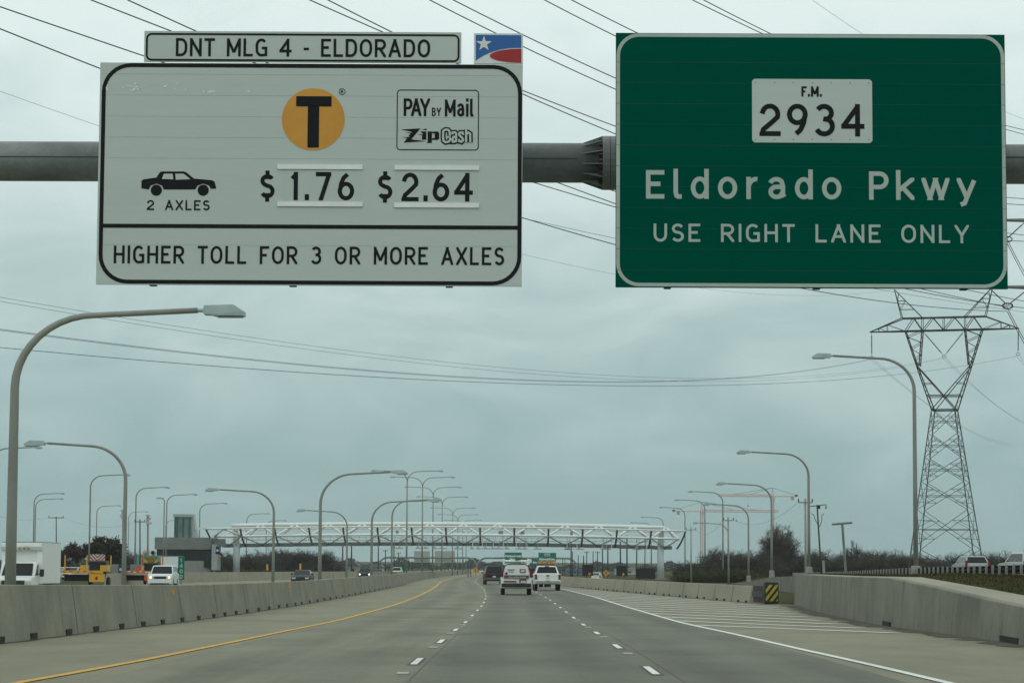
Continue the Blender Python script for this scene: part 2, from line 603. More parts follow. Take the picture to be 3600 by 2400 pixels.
# dark line of dirt along the barrier foot is real grit
rb = barrier('concrete_barrier', 'low pale concrete barrier beside the hatched gore, starting at the striped crash cushion', rb_x, 134, 700, lambda Y: .9, .55, .2, 6.1, NEWC, side=1, gap=.03)
o = Vector(rb.location)
slot2 = None
y = 135
for i in range(26):
    sl = slot2.copy() if slot2 else MB().box((.1, 0, 0), (.22, .5, .14)).build('drain_slot', DARK, rb)
    if slot2:
        C.objects.link(sl)
    slot2 = slot2 or sl
    sl.location = Vector((rb_x(y) - .015, y, zr(y) + .04)) - o
    y += 4.6 if i % 2 else 2.6

# far barrier beyond the oncoming lanes, on a level shelf of its own
OB = [(150, -36.5), (230, -36), (283, -34.5), (330, -32), (380, -29), (440, -20.5), (600, -20), (900, -20)]
barrier('concrete_barrier', 'pale concrete barrier along the outer edge of the oncoming lanes, behind the oncoming cars', lambda Y: smooth(OB, Y, 10), 226, 800, lambda Y: 1.07, .6, .25, 9.15, NEWC, side=-1)

# retaining wall of the entry ramp on the right
t = thing('ramp_retaining_wall', 'tall stained concrete retaining wall of the ramp beside the hatched gore', 'wall', (WF[-1].x, WF[-1].y, zr(WF[-1].y)))
o = Vector(t.location)
m = MB()
ring = []
TW = []
for p, (tx, ty) in zip(WF, TOPW):
    tp = W(tx, ty, p.y + .12)
    TW.append(tp)
    nx_ = Vector((1, .25, 0)).normalized()
    ring.append([Vector((p.x, p.y, zr(p.y) - .1)), Vector((p.x + .1, p.y + .03, tp.z - .025)), Vector((p.x + .13, p.y + .04, tp.z)),
                 Vector((p.x + .36, p.y + .1, tp.z)), Vector((p.x + .4, p.y + .12, zr(p.y) - .1))])
vs2 = [tuple(q - o) for r_ in ring for q in r_]
n = len(ring)
fs = [(i * 5 + j, i * 5 + (j + 1) % 5, (i + 1) * 5 + (j + 1) % 5, (i + 1) * 5 + j) for i in range(n - 1) for j in range(5)] + [(0, 1, 2, 3, 4), tuple((n - 1) * 5 + j for j in range(5))]
m.add(vs2, fs)
m.build('wall', WALLM, t)
for (fx, fy, L) in ((3114, 2199, 2.2), (3545, 2259, 2.6)):
    p = G(fx, fy)
    i = min(range(n - 1), key=lambda q: abs(WF[q].y - p.y))
    d = (WF[i + 1] - WF[i]).normalized()
    sl = MB()
    ang = math.atan2(d.y, d.x)
    sl.box((0, 0, 0), (L, .2, .16), rz=ang)
    ob = sl.build('drain_slot', DARK, t)
    ob.location = Vector((wall_x(p.y) + .098, p.y, zr(p.y) + .06)) - o

# dirt gathered along the feet of the walls
def dirt(path, Ys_, w0, sg, seed):
    r2 = random.Random(seed)
    m_ = MB()
    v = []
    for Y in Ys_:
        a = path(Y) + sg * .05
        v += [(a, Y, zr(Y) + .002), (a - sg * w0 * r2.uniform(.25, 1.0), Y, zr(Y) + .002)]
    m_.add(v, [(2 * i, 2 * i + 1, 2 * i + 3, 2 * i + 2) for i in range(len(Ys_) - 1)])
    return tag(m_.build('dirt', mat('road_dirt', (.085, .078, .058), 1, var=.3, scale=2), None), kind='stuff')
dirt(wall_x, [52 + .9 * i for i in range(84)], 1.0, 1, 3)
dirt(rb_x, [134 + 1.5 * i for i in range(110)], .35, 1, 4)
dirt(mb_off, [30 + 1.2 * i for i in range(200)], .22, -1, 5)

# wall of the ramp farther back, carrying the lamp posts
RW = [(132, 15.6, 1.3), (150, 17.6, 1.28), (176, 20.9, 1.16), (200, 22.4, 1.06), (228, 23.7, .93), (254, 25.2, .62), (280, 26.5, .26), (320, 28.8, -.05), (360, 31.2, -.3)]
t = thing('ramp_wall', 'concrete ramp wall running back behind the crash cushion, stepping down under the lamp posts', 'wall', (15.6, 132, -.3))
o = Vector(t.location)
vs2, fs = [], []
for (y, x, z) in RW:
    for q in ((x, y, -.6), (x, y, z), (x + .35, y, z), (x + .35, y, -.6)):
        vs2.append(tuple(Vector(q) - o))
n = len(RW)
fs = [(i * 4 + j, i * 4 + (j + 1) % 4, (i + 1) * 4 + (j + 1) % 4, (i + 1) * 4 + j) for i in range(n - 1) for j in range(4)] + [(0, 1, 2, 3), tuple((n - 1) * 4 + j for j in range(4))]
MB().add(vs2, fs).build('wall', WALLM, t)

# embankment: coping strip, grass slope, ramp road
m = MB()
cop = [(TW[i] + Vector((.37, .1, -.005))) for i in range(len(TW))]
w2 = []
for i, c in enumerate(cop):
    wd = interp([(0, 1.35), (3, 1.25), (5, .9), (6, .5), (9, .4)], i)
    w2.append(c + Vector((wd * .9, wd * .45, .02)))
vs2 = [tuple(p) for ab in zip(cop, w2) for p in ab]
m.add(vs2, [(2 * i, 2 * i + 1, 2 * i + 3, 2 * i + 2) for i in range(len(cop) - 1)])
tag(m.build('mow_strip_path', NEWC), kind='structure')
m = MB()
# outer edge of the slope is the parapet line
def par(Yy):
    return 12.16 + .0625 * Yy
def parz(Yy):
    return interp([(40, 1.36), (87, 1.36), (130, 1.25), (172, 1.06), (260, .85), (420, .3)], Yy)
rows = []
for i, c in enumerate(w2):
    Y2 = interp([(0, 52), (5, 96), (9, 150)], i)
    e = Vector((par(Y2), Y2, parz(Y2)))
    rows.append([c + (e - c) * (j / 6) + Vector((0, 0, (.10 * math.sin(math.pi * j / 6)) * (1 if i < 6 else .2) + (random.uniform(-.02, .02) if 0 < j < 6 else 0))) for j in range(7)])
for (Yb, xb, zb) in ((150, 18.1, 1.26), (176, 21.4, 1.14), (228, 24.2, .9), (280, 27, .24), (360, 31.7, -.35)):
    Y2 = Yb + 30
    e = Vector((par(Y2), Y2, parz(Y2)))
    c = Vector((xb, Yb, zb))
    rows.append([c + (e - c) * (j / 6) for j in range(7)])
vs2 = [tuple(p) for r_ in rows for p in r_]
m.add(vs2, [(i * 7 + j, i * 7 + j + 1, (i + 1) * 7 + j + 1, (i + 1) * 7 + j) for i in range(len(rows) - 1) for j in range(6)])
tag(m.build('grass_embankment', GRASS), kind='structure')
# tufts of grass on the slope
tf = MB()
for i in range(22000):
    a = random.random()
    r_ = rows[0:11]
    i0 = random.randrange(len(r_) - 1)
    j0 = random.randrange(6)
    u, v = random.random(), random.random()
    p = (r_[i0][j0] * (1 - u) + r_[i0 + 1][j0] * u) * (1 - v) + (r_[i0][j0 + 1] * (1 - u) + r_[i0 + 1][j0 + 1] * u) * v
    h = random.uniform(.02, .08)
    an = random.random() * 6.28
    dx, dy = math.cos(an) * .016, math.sin(an) * .016
    lean = Vector((random.uniform(-.06, .06), random.uniform(-.06, .06), h))
    tf.add([p + Vector((dx, dy, -.01)), p - Vector((dx, dy, .01)), p + lean], [(0, 1, 2)])
tag(tf.build('grass', mat('grass_blades', (.085, .068, .038), 1, col2=(.050, .056, .024), scale=.25, spec=0), fix=False), 'short tufts of dry grass growing on the ramp slope', 'grass', kind='stuff')
m = MB()
rr = [(40, 0), (90, 0), (147, 0), (190, 0), (260, 0), (400, 0)]
vs2 = []
for y, _ in rr:
    vs2 += [(par(y) + .3, y, parz(y) - .12), (par(y) + 14, y, parz(y) - .12)]
m.add(vs2, [(2 * i, 2 * i + 1, 2 * i + 3, 2 * i + 2) for i in range(len(rr) - 1)])
tag(m.build('ramp_road', SHO), kind='structure')
# guardrail seen from behind: pale posts, dark back of the beam
t = thing('guardrail', 'low roadside guardrail of pale posts and a dark beam along the grassy ramp edge', 'guardrail', (par(60), 60, parz(60)))
o = Vector(t.location)
y, post = 56.0, None
for i in range(100):
    p = Vector((par(y), y, parz(y)))
    if post is None:
        post = MB().box((0, 0, .10), (.085, .085, .62)).build('post', mat('rail_post_grey', (.27, .275, .24), .8), t)
        ob = post
    else:
        ob = post.copy()
        C.objects.link(ob)
    ob.location = p - o
    y += 1.905
ys = [56 + 4 * i for i in range(49)]
bm_ = MB()
for a, b in zip(ys, ys[1:]):
    def bp(q, dz, dx=.12):
        return Vector((par(q) + dx, q, parz(q) + dz)) - o
    for (z0, z1, x0_, x1_) in ((.06, .14, .12, .19), (.14, .22, .19, .12), (.22, .30, .12, .19), (.30, .38, .19, .12)):
        bm_.add([bp(a, z0, x0_), bp(b, z0, x0_), bp(b, z1, x1_), bp(a, z1, x1_)], [(0, 1, 2, 3)])
bm_.build('beam', mat('rail_dark_steel', (.02, .022, .022), .9, spec=.1), t, fix=False)
# ---------------------------------------------------------------- stroke lettering
def arc(cx_, cy, rx, ry, a0, a1, n=10):
    return [(cx_ + rx * math.cos(R(a0 + (a1 - a0) * i / n)), cy + ry * math.sin(R(a0 + (a1 - a0) * i / n))) for i in range(n + 1)]
def loop(cx_, cy, rx, ry):
    return arc(cx_, cy, rx, ry, 0, 360, 24)
# glyph: (relative width, strokes); capitals fill v 0..1, lower case uses x-height X
X = .74
BOWL = lambda y0, y1, x1=1: [(0, y1), (x1 * .55, y1)] + arc(x1 * .55, (y0 + y1) / 2, x1 * .45, (y1 - y0) / 2, 90, -90)[1:] + [(0, y0)]
GL = {
    'A': (1.0, [[(0, 0), (.5, 1)], [(1, 0), (.5, 1)], [(.2, .3), (.8, .3)]]),
    'B': (.88, [[(0, 0), (0, 1)], BOWL(.53, 1, .92), BOWL(0, .53)]),
    'C': (.88, [arc(.52, .62, .5, .38, 35, 180) + arc(.52, .38, .5, .38, 180, 325)]),
    'D': (.92, [[(0, 0), (0, 1), (.45, 1)] + arc(.45, .6, .55, .4, 90, 0)[1:] + arc(.45, .4, .55, .4, 0, -90) + [(0, 0)]]),
    'E': (.80, [[(1, 1), (0, 1), (0, 0), (1, 0)], [(0, .52), (.88, .52)]]),
    'F': (.78, [[(1, 1), (0, 1), (0, 0)], [(0, .5), (.85, .5)]]),
    'G': (.95, [arc(.5, .62, .5, .38, 40, 180) + arc(.5, .38, .5, .38, 180, 270)[1:] + [(1, .03), (1, .47), (.55, .47)]]),
    'H': (.92, [[(0, 0), (0, 1)], [(1, 0), (1, 1)], [(0, .52), (1, .52)]]),
    'I': (.0, [[(.5, 0), (.5, 1)]]),
    'K': (.92, [[(0, 0), (0, 1)], [(1, 1), (0, .38)], [(.28, .56), (1, 0)]]),
    'L': (.76, [[(0, 1), (0, 0), (1, 0)]]),
    'M': (1.12, [[(0, 0), (0, 1)], [(1, 0), (1, 1)], [(0, 1), (.5, .18)], [(1, 1), (.5, .18)]]),
    'N': (.95, [[(0, 0), (0, 1)], [(1, 0), (1, 1)], [(0, 1), (1, 0)]]),
    'O': (1.0, [arc(.5, .6, .5, .4, 0, 180) + arc(.5, .4, .5, .4, 180, 360) + [(1, .6)]]),
    'P': (.86, [[(0, 0), (0, 1)], BOWL(.44, 1)]),
    'R': (.90, [[(0, 0), (0, 1)], BOWL(.46, 1), [(.45, .46), (1, 0)]]),
    'S': (.84, [arc(.5, .76, .47, .24, 25, 270, 14)[:-1] + arc(.5, .26, .5, .26, 90, -155, 14)]),
    'T': (.84, [[(0, 1), (1, 1)], [(.5, 1), (.5, 0)]]),
    'U': (.92, [[(0, 1), (0, .36)] + arc(.5, .36, .5, .36, 180, 360)[1:] + [(1, 1)]]),
    'V': (.95, [[(0, 1), (.5, 0)], [(1, 1), (.5, 0)]]),
    'X': (.92, [[(0, 0), (1, 1)], [(0, 1), (1, 0)]]),
    'Y': (.98, [[(0, 1), (.5, .42)], [(1, 1), (.5, .42)], [(.5, .46), (.5, 0)]]),
    'a': (.76, [arc(.45, X - .24, .5, .24, 160, 20, 8)[:-1] + [(.95, .45), (.95, .1), (1.05, 0)], [(.95, .42), (.5, .42)] + arc(.45, .21, .45, .21, 90, 270)[1:] + [(.7, .02), (.95, .2)]]),
    'd': (.78, [[(1, 1.06), (1, 0)], loop(.5, X / 2, .5, X / 2)]),
    'e': (.78, [[(0, .38), (1, .38)] + arc(.5, X / 2 + .02, .5, X / 2 - .02, 0, 325, 18)[1:]]),
    'h': (.76, [[(0, 1.06), (0, 0)], [(0, .45)] + arc(.5, X - .3, .5, .3, 170, 0)[1:] + [(1, 0)]]),
    'i': (.0, [[(.5, 0), (.5, X - .02)], [(.5, 1.03), (.5, 1.08)]]),
    'k': (.80, [[(0, 1.06), (0, 0)], [(.95, X), (0, .28)], [(.3, .44), (1, 0)]]),
    'l': (.36, [[(.0, 1.06), (.0, .16), (.25, .03), (.6, 0), (1, 0)]]),
    'n': (.76, [[(0, X), (0, 0)], [(0, .45)] + arc(.5, X - .3, .5, .3, 170, 0)[1:] + [(1, 0)]]),
    'o': (.84, [loop(.5, X / 2, .5, X / 2)]),
    'r': (.56, [[(0, X), (0, 0)], [(0, .45)] + arc(.9, X - .38, .9, .38, 165, 80)[1:]]),
    't': (.44, [[(.4, .95), (.4, .2)] + arc(.8, .2, .4, .2, 180, 280)[1:], [(0, X), (1, X)]]),
    'w': (1.22, [[(0, X), (.26, 0)], [(.5, X), (.26, 0)], [(.5, X), (.74, 0)], [(1, X), (.74, 0)]]),
    'y': (.86, [[(0, X), (.5, .02)], [(1, X), (.5, 0), (.36, -.22), (.1, -.28)]]),
    '0': (.88, [arc(.5, .62, .5, .38, 0, 180) + arc(.5, .38, .5, .38, 180, 360) + [(1, .62)]]),
    '1': (.44, [[(.0, .80), (.85, .985)], [(.9, 1), (.9, 0)]]),
    '2': (.90, [[(.02, .72)] + arc(.5, .7, .48, .3, 165, -20, 12)[1:] + [(.55, .38), (.1, .16), (.0, 0), (1, 0)]]),
    '3': (.88, [arc(.48, .76, .46, .24, 150, -75, 12) + [(.42, .55)], [(.5, .55)] + arc(.48, .28, .52, .28, 75, -155, 12)[1:]]),
    '4': (.98, [[(.76, 0), (.76, 1)], [(.74, .97), (0, .3)], [(0, .28), (1, .28)]]),
    '5': (.86, [[(.92, 1), (.12, 1), (.05, .52), (.2, .6)] + arc(.48, .31, .52, .31, 100, -155, 14)[1:]]),
    '6': (.88, [loop(.5, .3, .5, .3), [(.03, .36), (.1, .6), (.3, .85), (.62, 1)]]),
    '7': (.82, [[(0, 1), (1, 1)], [(.97, .97), (.32, 0)]]),
    '8': (.86, [loop(.5, .76, .42, .24), loop(.5, .26, .5, .26)]),
    '9': (.88, [loop(.5, .7, .5, .3), [(.97, .64), (.9, .4), (.7, .15), (.42, 0)]]),
    '$': (.78, [arc(.5, .74, .47, .2, 25, 270, 14)[:-1] + arc(.5, .28, .5, .23, 90, -155, 14), [(.5, -.1), (.5, .1)], [(.5, .9), (.5, 1.1)]]),
    '-': (.42, [[(0, .42), (1, .42)]]),
    '.': (.0, [[(.5, 0), (.5, .075)]]),
}
def stroke_quads(pts, sw, clip=None):
    """thick polyline with mitred joins -> list of quads in 2D"""
    P = [Vector((p[0], p[1])) for p in pts]
    P = [p for i, p in enumerate(P) if i == 0 or (p - P[i - 1]).length > 1e-5]
    L, Rr = [], []
    cyc = len(P) > 3 and (P[0] - P[-1]).length < 1e-4
    for i, p in enumerate(P):
        d0 = (p - P[i - 1]).normalized() if i else ((p - P[-2]).normalized() if cyc else None)
        d1 = (P[i + 1] - p).normalized() if i < len(P) - 1 else ((P[1] - p).normalized() if cyc else None)
        if d0 is None:
            nv, k_ = Vector((-d1.y, d1.x)), 1
        elif d1 is None:
            nv, k_ = Vector((-d0.y, d0.x)), 1
        else:
            nv = Vector((-(d0.y + d1.y), d0.x + d1.x))
            if nv.length < 1e-4:
                nv = Vector((-d0.y, d0.x))
            nv.normalize()
            k_ = min(1.9, 1 / max(.3, nv.dot(Vector((-d0.y, d0.x)))))
        L.append(p + nv * sw / 2 * k_)
        Rr.append(p - nv * sw / 2 * k_)
    return [[L[i], Rr[i], Rr[i + 1], L[i + 1]] for i in range(len(P) - 1)]

def clip_y(poly, y0, y1):
    for sgn, lim in ((1, y0), (-1, -y1)):
        o_ = []
        for a, b in zip(poly, poly[1:] + poly[:1]):
            ia, ib = sgn * a.y >= lim - 1e-9, sgn * b.y >= lim - 1e-9
            if ia:
                o_.append(a)
            if ia != ib:
                t = (lim / sgn - a.y) / (b.y - a.y)
                o_.append(a + (b - a) * t)
        poly = o_
        if len(poly) < 3:
            return []
    return poly

def glyph_polys(ch, x, y, w_, h, sw):
    """2D polygons of one glyph whose black body starts at x with width w_, cap height h"""
    out_ = []
    for st in GL[ch][1]:
        diag = len(st) == 2 and abs(st[0][0] - st[1][0]) > .03 and abs(st[0][1] - st[1][1]) > .03
        mp_ = [(x + sw / 2 + u * max(0, w_ - sw), y + sw / 2 + v * (h - sw)) for u, v in st]
        vmin = min(v for u, v in st)
        vmax = max(v for u, v in st)
        if len(st) == 2 and abs(st[0][0] - st[1][0]) < .03:      # upright: square ends at the full height
            s_ = 1 if st[1][1] > st[0][1] else -1
            mp_ = [(mp_[0][0], mp_[0][1] - s_ * sw / 2), (mp_[1][0], mp_[1][1] + s_ * sw / 2)]
        elif len(st) == 2 and abs(st[0][1] - st[1][1]) < .03:
            mp_ = [(mp_[0][0] - (sw / 2 if st[0][0] == 0 else 0), mp_[0][1]), (mp_[1][0] + (sw / 2 if st[1][0] == 1 else 0), mp_[1][1])]
        elif diag:
            a, b = Vector(mp_[0]), Vector(mp_[1])
            d = (b - a).normalized()
            a2, b2 = a - d * sw * 1.0, b + d * sw * 1.0
            mp_ = [a2 if st[0][1] in (0, 1, X) else a, b2 if st[1][1] in (0, 1, X) else b]
        elif st[0] != st[-1]:
            for e, nb in ((0, 1), (-1, -2)):                     # run straight ends out to the body edge
                if st[e][1] in (0, 1, 1.06, X) and abs(st[e][0] - st[nb][0]) < .03 or abs(st[e][1] - st[nb][1]) < .01 and st[e][0] in (0, 1):
                    a, b = Vector(mp_[e]), Vector(mp_[nb])
                    mp_[e] = tuple(a + (a - b).normalized() * sw / 2)
        qs = stroke_quads(mp_, sw)
        y0 = y + vmin * (h - sw)
        y1 = y + vmax * (h - sw) + sw
        ps = [p for p in (clip_y(q, y0, y1) for q in qs) if p]
        if w_ > sw * 1.2 and ch not in 'arlt':
            T = lambda p: [Vector((v.y, v.x)) for v in p]
            ps = [T(p) for p in (clip_y(T(q), x, x + w_) for q in ps) if p]
        out_.append(ps)
    return out_

def text_width(s, k_, h, sw, gap, sp):
    return sum((sp if c == ' ' else max(sw, GL[c][0] * k_ * h)) for c in s) + gap * (len(s.replace(' ', '')) - 1)

def lettering(s, x0, y0, x1, h, k_, sw, gapr=None):
    """list of stroke polygon groups filling x0..x1 from baseline y0 with cap height h; k_ letter width, sw stroke (both x h)"""
    sw *= h
    ws = [max(sw, GL[c][0] * k_ * h) if c != ' ' else 0 for c in s]
    ng = sum(1 for a, b in zip(s, s[1:]) if a != ' ' and b != ' ')
    nsp = s.count(' ')
    free = (x1 - x0) - sum(ws)
    spr = 4.6                                     # a word space is this many letter gaps
    gap = free / max(1, ng + nsp * spr)
    x = x0
    res = []
    for i, c in enumerate(s):
        if c == ' ':
            x += gap * (spr)
            continue
        res += glyph_polys(c, x, y0, ws[i], h, sw)
        x += ws[i]
        if i + 1 < len(s) and s[i + 1] != ' ':
            x += gap
    return res

class Flat:
    """flat artwork applied to a sign face: u to the right, v up, d towards the viewer (-Y)"""
    def __init__(s, d0=.004):
        s.mb = MB()
        s.d = d0
    def poly(s, pts, d=None):
        d = s.d if d is None else d
        s.mb.add([(p[0], -d, p[1]) for p in pts], [tuple(range(len(pts)))])
        return s
    def groups(s, gs):
        for i, g in enumerate(gs):
            for q in g:
                s.poly(q, s.d + .0007 * (i % 5))
        return s
    def ring(s, x0, y0, x1, y1, r, t, n=8):
        """rounded rectangle outline of thickness t"""
        def rr(a):
            res = []
            rad = max(.001, r - a)
            for (cx_, cy, s0) in ((x1 - r, y1 - r, 0), (x0 + r, y1 - r, 90), (x0 + r, y0 + r, 180), (x1 - r, y0 + r, 270)):
                for i in range(n + 1):
                    t_ = R(s0 + 90 * i / n)
                    res.append((cx_ + rad * math.cos(t_), cy + rad * math.sin(t_)))
            return res
        a, b = rr(0), rr(t)
        for i in range(len(a)):
            j = (i + 1) % len(a)
            s.poly([a[i], a[j], b[j], b[i]])
        return s
    def rrect(s, x0, y0, x1, y1, r, n=6):
        res = []
        for (cx_, cy, s0) in ((x1 - r, y1 - r, 0), (x0 + r, y1 - r, 90), (x0 + r, y0 + r, 180), (x1 - r, y0 + r, 270)):
            for i in range(n + 1):
                t_ = R(s0 + 90 * i / n)
                res.append((cx_ + r * math.cos(t_), cy + r * math.sin(t_)))
        return s.poly(res)
    def disc(s, x, y, r, n=40, ry=None):
        return s.poly([(x + r * math.cos(2 * math.pi * i / n), y + (ry or r) * math.sin(2 * math.pi * i / n)) for i in range(n)])
    def build(s, name, m, parent):
        return s.mb.build(name, m, parent, fix=False)

# ---------------------------------------------------------------- the near overhead signs
YS = 36.0
def sign_frame(px, py, Y=YS):
    o = W(px, py, Y)
    def uv(x, y):
        p = W(x, y, Y)
        return (p.x - o.x, p.z - o.z)
    return o, uv
def rect(uv, x0, y0, x1, y1):
    """pixel rectangle (given at its left edge heights) to local u0, v0, u1, v1 with the camera's roll taken out"""
    a = uv((x0 + x1) / 2, y1 + 0)
    b = uv((x0 + x1) / 2, y0 + 0)
    l = uv(x0, (y0 + y1) / 2)
    r_ = uv(x1, (y0 + y1) / 2)
    return l[0], a[1], r_[0], b[1]
def panel(name, m, parent, x0, y0, x1, y1, th=.05):
    mb_ = MB()
    mb_.box(((x0 + x1) / 2, th / 2, (y0 + y1) / 2), (x1 - x0, th, y1 - y0))
    return mb_.build(name, m, parent)

# toll rate sign. Pixel frame of the zoomed study: full = 300 + x * .6803, 80 + y * .6803
o, uv = sign_frame(1090, 614)
def z6(x, y):
    return uv(300 + x * .68027, 80 + y * .68027)
toll = thing('toll_rate_sign', 'large white overhead toll sign showing prices $1.76 and $2.64', 'road sign', o)
cL = rect(uv, 345, 224, 1836, 1003)
x0, y0, x1, y1 = cL
panel('panel', SIGNW, toll, x0, y0, x1, y1)
f = Flat(.004)
f.ring(x0 + .03, y0 + .012, x1 - .008, y1 - .008, .42, .058)
yb = z6(1160, 1054)[1]
f.mb.box(((x0 + x1) / 2, -.004, yb), (x1 - x0 - .1, .002, .058))
f.build('border', BLK, toll)
def zr6(ax, ay, bx, by):            # study-pixel rectangle -> local, roll removed at its centre
    cxm, cym = (ax + bx) / 2, (ay + by) / 2
    u0, _ = z6(ax, cym)
    u1, _ = z6(bx, cym)
    return u0, z6(cxm, by)[1], u1, z6(cxm, ay)[1]
f = Flat(.004)
def put(fl, s, ax, ay, bx, by, k_, sw):
    u0, v0, u1, v1 = zr6(ax, ay, bx, by)
    q = Flat(fl.d)
    q.groups(lettering(s, u0, v0, u1, v1 - v0, k_, sw))
    q.build(*PUT)
PUT = ('lettering', BLK, toll)
put(f, 'HIGHER TOLL FOR 3 OR MORE AXLES', 147, 1156, 2165, 1248, .66, .142)
put(f, '2 AXLES', 318, 917, 643, 969, .80, .16)
put(f, '$', 903, 776, 975, 913, .70, .15)
put(f, '1.76', 1058, 772, 1390, 918, .66, .15)
put(f, '$', 1511, 780, 1586, 918, .70, .15)
put(f, '2.64', 1634, 776, 2003, 924, .66, .15)
# price strips
f = Flat(.006)
for (ax, ay, bx, by) in ((993, 734, 1433, 758), (1598, 738, 2035, 762), (993, 926, 1433, 950), (1596, 932, 2035, 956)):
    u0, v0, u1, v1 = zr6(ax, ay, bx, by)
    MB().box(((u0 + u1) / 2, -.012, (v0 + v1) / 2), (u1 - u0, .018, v1 - v0)).build('price_strip', ALU, toll)
for (ax, ay, bx, by) in ((1022, 760, 1424, 926), (1598, 764, 2026, 932)):
    u0, v0, u1, v1 = zr6(ax, ay, bx, by)
    Flat(.0025).poly([(u0, v0), (u1, v0), (u1, v1), (u0, v1)]).build('price_plate', MATS.get('plate_sheeting') or layered('plate_sheeting', (.495, .55, .515), (.47, .525, .49), (.6, (1, 1, 1)), (6, (1, 1, 1)), rough=.5, bump=0, grain=.04), toll)
# panel seams
f = Flat(.0022)
for yy in (266, 375, 484, 592, 700, 1148):
    u0, v0, u1, v1 = zr6(85, yy, 2240, yy + 3)
    f.mb.box(((u0 + u1) / 2, -.001, v0), (u1 - u0, .002, .006))
f.build('panel_seam', mat('sign_seam', (.46, .50, .47), .7), toll)
# tag disc with T
f = Flat(.004)
c = z6(1178, 500)
rad = (z6(1341, 500)[0] - z6(1016, 500)[0]) / 2
f.disc(c[0], c[1], rad)
f.build('amber_disc', ORANGE, toll)
f = Flat(.008)
for (ax, ay, bx, by) in ((1090, 381, 1273, 434), (1149, 432, 1208, 646)):
    u0, v0, u1, v1 = zr6(ax, ay, bx, by)
    f.poly([(u0, v0), (u1, v0), (u1, v1), (u0, v1)])
f.build('emblem_letter', BLK, toll)
f = Flat(.004)
c = z6(1327, 357)
f_r = .028 * 1.5
n = 24
for i in range(n):
    a, b = 2 * math.pi * i / n, 2 * math.pi * (i + 1) / n
    r1, r2 = .049, .040
    f.poly([(c[0] + r1 * math.cos(a), c[1] + r1 * math.sin(a)), (c[0] + r1 * math.cos(b), c[1] + r1 * math.sin(b)), (c[0] + r2 * math.cos(b), c[1] + r2 * math.sin(b)), (c[0] + r2 * math.cos(a), c[1] + r2 * math.sin(a))])
f.groups(lettering('R', c[0] - .02, c[1] - .025, c[0] + .02, .05, .8, .2))
# pay by mail box
u0, v0, u1, v1 = zr6(1609, 347, 2034, 660)
f.ring(u0, v0, u1, v1, .055, .014)
put(f, 'PAY', 1645, 392, 1782, 483, .58, .15)
put(f, 'BY', 1791, 440, 1838, 483, .52, .14)
put(f, 'Mail', 1858, 398, 2006, 486, .56, .145)
# zip cash logo, traced in its own study frame: full = 1370 + x * .1403, 430 + y * .1403
def zc(x, y):
    return uv(1370 + x * .14031, 430 + y * .14031)
for poly in ([(270, 185), (775, 155), (540, 430), (900, 478), (355, 512), (440, 395), (310, 372), (505, 375), (470, 350), (520, 285), (380, 262), (570, 262), (530, 235)],
             [(805, 185), (922, 160), (922, 207)],
             [(760, 232), (920, 232), (915, 440), (808, 440), (812, 325), (690, 305), (845, 305), (800, 262)],
             [(950, 232), (1050, 232), (1060, 250), (1055, 520), (920, 522), (950, 500)]):
    f.mb.add([(zc(x, y)[0], -.004, zc(x, y)[1]) for x, y in poly], [tuple(range(len(poly)))])
for poly in ([(1062, 240), (1200, 232), (1238, 262), (1240, 410), (1205, 443), (1062, 443), (1062, 405), (1130, 400), (1130, 280), (1062, 280)],):
    f.mb.add([(zc(x, y)[0], -.0046, zc(x, y)[1]) for x, y in poly], [tuple(range(len(poly)))])
# outlined word
def outl(segs, sw):
    for i, s_ in enumerate(segs):
        for q in stroke_quads([zc(*p) for p in s_], sw):
            f.poly(q, .004 + .0006 * (i % 6))
OUT = .0215 * 1.25
CASH = [[(1505, 345), (1505, 250), (1470, 195), (1400, 185), (1345, 220), (1335, 350), (1350, 470), (1400, 505), (1480, 490), (1515, 440), (1515, 395)],
        [(1570, 310), (1575, 260), (1640, 255), (1665, 285), (1665, 500)], [(1665, 380), (1600, 370), (1570, 430), (1580, 490), (1630, 490), (1665, 450)],
        [(1840, 320), (1830, 265), (1770, 258), (1740, 290), (1750, 335), (1820, 395), (1840, 450), (1800, 495), (1745, 480), (1735, 430)],
        [(1915, 185), (1915, 505)], [(1920, 300), (1975, 262), (2015, 290), (2020, 505)]]
outl(CASH, .074)
f.build('logo', BLK, toll)
f = Flat(.0085)
for i, s_ in enumerate(CASH):
    for q in stroke_quads([zc(*p) for p in s_], .031):
        f.poly(q, .0085 + .0006 * (i % 6))
f.build('logo_inline', SIGNW, toll)
# car pictogram
f = Flat(.004)
body = [(290, 856), (290, 818), (300, 810), (368, 800), (385, 773), (395, 769), (510, 769), (522, 774), (562, 806), (655, 814), (668, 822), (676, 852), (674, 858), (648, 858), (640, 842), (608, 832), (580, 842), (568, 862), (405, 862), (396, 842), (368, 832), (338, 842), (328, 862)]
f.mb.add([(z6(x, y)[0], -.004, z6(x, y)[1]) for x, y in body], [tuple(range(len(body)))])
for cx_ in (367, 609):
    c = z6(cx_, 866)
    f.disc(c[0], c[1], (z6(396, 866)[0] - z6(338, 866)[0]) / 2, 24)
f.build('car_symbol', BLK, toll)
f = Flat(.0075)
for q in ([(396, 808), (406, 781), (452, 781), (455, 810)], [(468, 812), (465, 781), (508, 781), (544, 809)]):
    f.poly([z6(x, y) for x, y in q])
f.build('symbol_window', SIGNW, toll)
